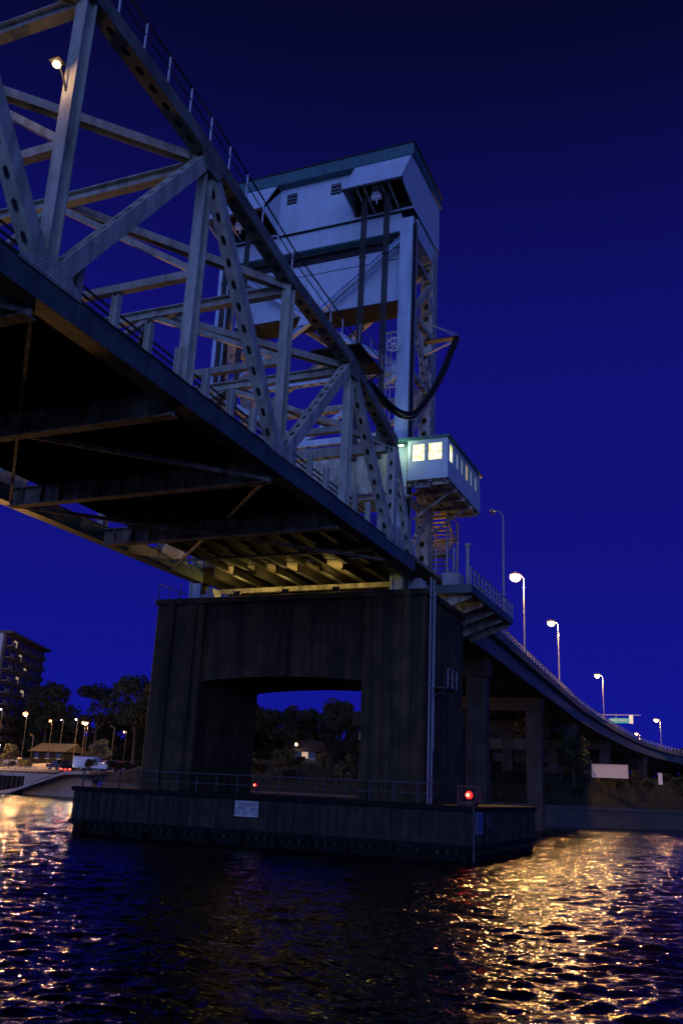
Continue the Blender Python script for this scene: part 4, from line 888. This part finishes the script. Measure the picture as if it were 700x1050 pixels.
# overhead road sign
t = Thing('overhead_sign', (-17, 150, 10.4), 'green lit overhead road sign above the far viaduct', 'sign')
t.part('post', MB().tube([(-16.9, 150, 10.2), (-16.9, 150, 13.2)], .08), 'galvanised'); t.part('post', MB().tube([(-29, 150, 10.2), (-29, 150, 13.4)], .1), 'galvanised')
t.part('beam', MB().bar((-29, 150, 13.0), (-13.2, 150, 13.0), .1, .1, (0, 1, 0)), 'galvanised')
t.part('panel', MB().box((-17.9, 149.8, 11.75), (-14.95, 149.86, 12.5)), 'sign_lit'); t.part('exit_tab', MB().box((-14.92, 149.8, 11.7), (-14.35, 149.86, 13.0)), 'sign_box')
mb = MB()
for r, (a, b_) in enumerate(((-17.9, -16.7), (-16.5, -15.3))): mb.box((a, 149.78, 12.1), (b_, 149.795, 12.3))
t.part('legend', mb, 'white_metal')

# ---------------------------------------------------------------- buildings
ab = Thing('apartment_building', (-173, 195, 3), 'dark high-rise apartment block with stacked balconies at the left edge', 'building')
A0 = Vector((-171.2, 181, 0)); A1 = Vector((-185.0, 212, 0)); ux = (A1-A0).normalized(); nx_ = Vector((ux.y, -ux.x, 0)); base = 2.0; topz = 34.6; fl = 11; fh = (topz-base)/fl; Ln = (A1-A0).length
def apt(mb, u0, u1, v0, v1, z0, z1):   # u along the long face, v outwards
    pts = [A0+ux*u0+nx_*v0, A0+ux*u1+nx_*v0, A0+ux*u1+nx_*v1, A0+ux*u0+nx_*v1]; mb.poly([(p.x, p.y, z0) for p in pts], (0, 0, z1-z0))
if nx_.x < 0: nx_ = -nx_
mb = MB(); apt(mb, 0, Ln, -15, 0, base-3, topz); ab.part('wall', mb, 'apartment_wall')
mb = MB(); apt(mb, -.3, -.02, -15, -.6, base-3, topz); ab.part('end_wall', mb, 'pale_wall')
mb = MB(); apt(mb, -.6, Ln+.6, -15.5, 1.7, topz, topz+.7); ab.part('roof', mb, 'apartment_wall')
mb = MB(); apt(mb, 1, 6, -12, -7, topz+.7, topz+3); ab.part('plant_room', mb, 'apartment_wall')
for j in range(6):
    u = 1+j*(Ln-1.5)/6
    for k in range(fl):
        mb = MB(); apt(mb, u, u+3.2, .02, 1.5, base+k*fh-.12, base+k*fh+.1); apt(mb, u, u+3.2, 1.42, 1.5, base+k*fh+.1, base+k*fh+1.05)
        ab.part('balcony', mb, 'balcony_slab' if j == 0 else 'apartment_wall')
rs = random.Random(8); lit = {(1, 10), (2, 9), (2, 7), (3, 6)}
for j in range(6):
    for k in range(fl):
        u = 1.3+j*(Ln-1.5)/6; mb = MB(); apt(mb, u, u+1.6+rs.random(), .0, .05, base+k*fh+.5, base+k*fh+2.1); ab.part('window', mb, ('window_warm' if (j+k) % 2 else 'window_cool') if (j, k) in lit or rs.random() < .02 else 'glass_dark')
# lamp-lit ground floor greenery light
t = Thing('garden_lamp', (-141, 152, 5), 'low cool garden lamp at the foot of the apartment block', 'lamp'); zg = ground(-141, 152)
t.part('post', MB().tube([(-141, 152, zg), (-141, 152, zg+3)], .05), 'galvanised'); t.part('bulb', MB().ball((-141, 152, zg+3.1), .12, 8), 'lamp_white', smooth=True); t.light('glow', (-140.9, 151.6, zg+3), 300, (.5, 1, .8), .15)
def house(x, y, w, d_, h_, label, wallm='pale_wall', lamp=None):
    z = ground(x, y)-.3; t = Thing('low_house', (x, y, z), label, 'house'); t.part('wall', MB().box((x-w/2, y-d_/2, z), (x+w/2, y+d_/2, z+h_)), wallm)
    t.part('roof', MB().poly([(x-w/2-.5, y-d_/2-.5, z+h_), (x-w/2-.5, y+d_/2+.5, z+h_), (x-w/2-.5, y, z+h_+1.7)], (w+1, 0, 0)), 'roof_shingle')
    for k in range(3): xx = x-w/2+w*(k+.5)/3; wn = t.part('window', MB().box((xx-.5, y-d_/2-.05, z+1.1), (xx+.5, y-d_/2-.005, z+2.1)), 'window_warm' if (k == 1 and lamp) else 'glass_dark'); t.part('frame', MB().box((xx-.56, y-d_/2-.04, z+1.04), (xx+.56, y-d_/2-.003, z+1.1)), 'white_metal', wn)
    if lamp:
        t.part('porch_lamp', MB().ball((x+lamp[0], y-d_/2-.6, z+lamp[1]), .22, 8), 'lamp_warm', smooth=True); t.light('glow', (x+lamp[0], y-d_/2-1.0, z+lamp[1]), 60, (1, .75, .4), .12)
    return t
house(-57.9, 125.5, 3.4, 3, 2.0, 'small pale house with a lit porch seen through the pier opening', 'grey_block', lamp=(-1.2, 3.0))
house(-124, 150, 8, 6, 2.4, 'low dark roofed building behind the launch lot lamps', 'wet_timber')
t = Thing('pole_sign', (-44, 112, 2), 'pale board on a tall wooden pole with a small lamp, right in the pier opening', 'sign')
zg = ground(-44, 112)
t.part('pole', MB().tube([(-44.0, 112, zg), (-44.0, 112, 9.6)], .09), 'bark'); t.part('board', MB().box((-44.6, 111.8, 6.2), (-43.95, 111.85, 7.1)), 'white_sign'); t.part('board', MB().box((-43.85, 111.8, 6.2), (-43.3, 111.85, 7.1)), 'white_sign')
t.part('bulb', MB().ball((-43.9, 111.7, 6.15), .13, 8), 'lamp_warm', smooth=True); t.light('glow', (-43.9, 111.4, 6.0), 60, (1, .85, .6), .1)
t = Thing('long_white_wall', (-13.5, 112, 2.5), 'long low whitewashed wall on the right bank below the viaduct', 'wall')
t.part('wall_face', MB().box((-15.6, 112, 2.6), (-11.55, 112.35, 4.02)), 'pale_wall'); t.part('coping', MB().box((-15.65, 111.95, 4.02), (-11.5, 112.4, 4.1)), 'pale_wall')
t = Thing('utility_box', (-8.6, 118, 3), 'tiny pale box on the right bank near the right edge', 'box')
t.part('body', MB().box((-8.75, 118, 2.2), (-8.3, 118.4, 3.45)), 'white_metal'); t.part('lid', MB().box((-8.8, 117.95, 3.45), (-8.25, 118.45, 3.52)), 'white_metal')
# far right parapet lit by cars, made as a glowing box on a post
t = Thing('parapet_glow', (-6.5, 205, 9), 'small amber glow of the car-lit parapet at the far end of the viaduct', 'lamp')
t.part('post', MB().tube([(-6.6, 205, 8.9), (-6.6, 205, 11.6)], .06), 'galvanised'); t.part('bulb', MB().box((-6.95, 204.7, 11.2), (-6.25, 204.9, 12.2)), 'window_warm'); t.light('glow', (-6.5, 204, 11.0), 400, (1, .6, .2), .15)

# ---------------------------------------------------------------- vehicles
def car(x, y, rz, label, body='car_dark', grp=None, heads=False, tails=False, van=False):
    z = ground(x, y)+.1; t = Thing('parked_car' if not van else 'white_van', (0, 0, 0), label, 'van' if van else 'car', grp); Lh = 2.2 if not van else 2.7; H = 1.0 if not van else 1.4
    if van: prof = [(-Lh, .35), (Lh, .35), (Lh, 1.15), (1.75, 1.3), (1.2, 2.1), (-Lh, 2.15)]
    else: prof = [(-Lh, .35), (Lh, .35), (Lh, .8), (1.1, .95), (.45, 1.42), (-1.1, 1.45), (-1.75, 1.0), (-Lh, .92)]
    t.part('body', MB().poly([(p, -.88, q) for p, q in prof], (0, 1.76, 0)), body, bev=.08)
    g = [(.95, .98), (.4, 1.37), (-1.05, 1.38), (-1.5, 1.0)] if not van else [(1.65, 1.35), (1.2, 1.98), (.4, 1.98), (.4, 1.35)]
    t.part('window', MB().poly([(p, -.892, q) for p, q in g], (0, 1.784, 0)), 'glass_dark')
    for wx in (-1.35, 1.35):
        for wy in (-.85, .70):
            w_ = t.part('wheel', MB().tube([(wx, wy, .33), (wx, wy+.2, .33)], .33, 14), 'rubber'); t.part('rim', MB().tube([(wx, wy-.01, .33), (wx, wy+.21, .33)], .18, 10), 'car_silver', w_)
    for wy in (-.62, .62):
        t.part('headlight', MB().box((Lh-.04, wy-.15, .6), (Lh+.03, wy+.15, .76)), 'head_white' if heads else 'glass_dark'); t.part('taillight', MB().box((-Lh-.03, wy-.14, .68), (-Lh+.04, wy+.14, .86)), 'tail_red' if tails else 'car_red')
    if heads: t.light('glow', (Lh+.4, 0, .75), 50, (1, .95, 1), .15)
    if tails: t.light('glow', (-Lh-.4, 0, .75), 60, (1, .05, .03), .15)
    t.e.location = (x, y, z); t.e.rotation_euler = (0, 0, rz); return t
car(-95.5, 118, math.radians(-55), 'dark car with bright headlights at the top of the boat ramp', heads=True)
car(-93.2, 114.8, math.radians(130), 'dark car showing red tail lights on the boat ramp', tails=True)
car(-98.5, 120, math.radians(175), 'dark sedan parked left of the car with headlights', 'car_dark', tails=True)
car(-91.3, 118.5, math.radians(20), 'white van parked between the ramp and the pier', 'car_silver', van=True)
for i, (x, lab, b_) in enumerate(((-97.5, 'silver car parked at the far lot, left of the red one', 'car_silver'), (-94.2, 'red car parked at the far lot near the pier', 'car_red'), (-100.8, 'dark car farthest left of the row in the far lot', 'car_dark'))): car(x, 131, math.radians(80), lab, b_)
car(-130.5, 131, .2, 'silver car parked below the apartment block', 'car_silver')
car(-119, 133, .1, 'pale car parked behind the launch lot below the blue-white lamp', 'car_silver')
# handrail along the quay
t = Thing('quay_railing', (-105, 113.8, .1), 'low metal railing along the top of the quay wall', 'railing')
mb = MB(); mb.bar((-125, 113.9, 1.15), (-98, 113.9, 1.15), .06, .06, (0, 1, 0)); mb.bar((-125, 113.9, .7), (-98, 113.9, .7), .04, .04, (0, 1, 0)); t.part('rail', mb, 'galvanised')
for i in range(28): t.part('post', MB().bar((-125+i, 113.9, 0), (-125+i, 113.9, 1.15), .05, .05), 'galvanised')
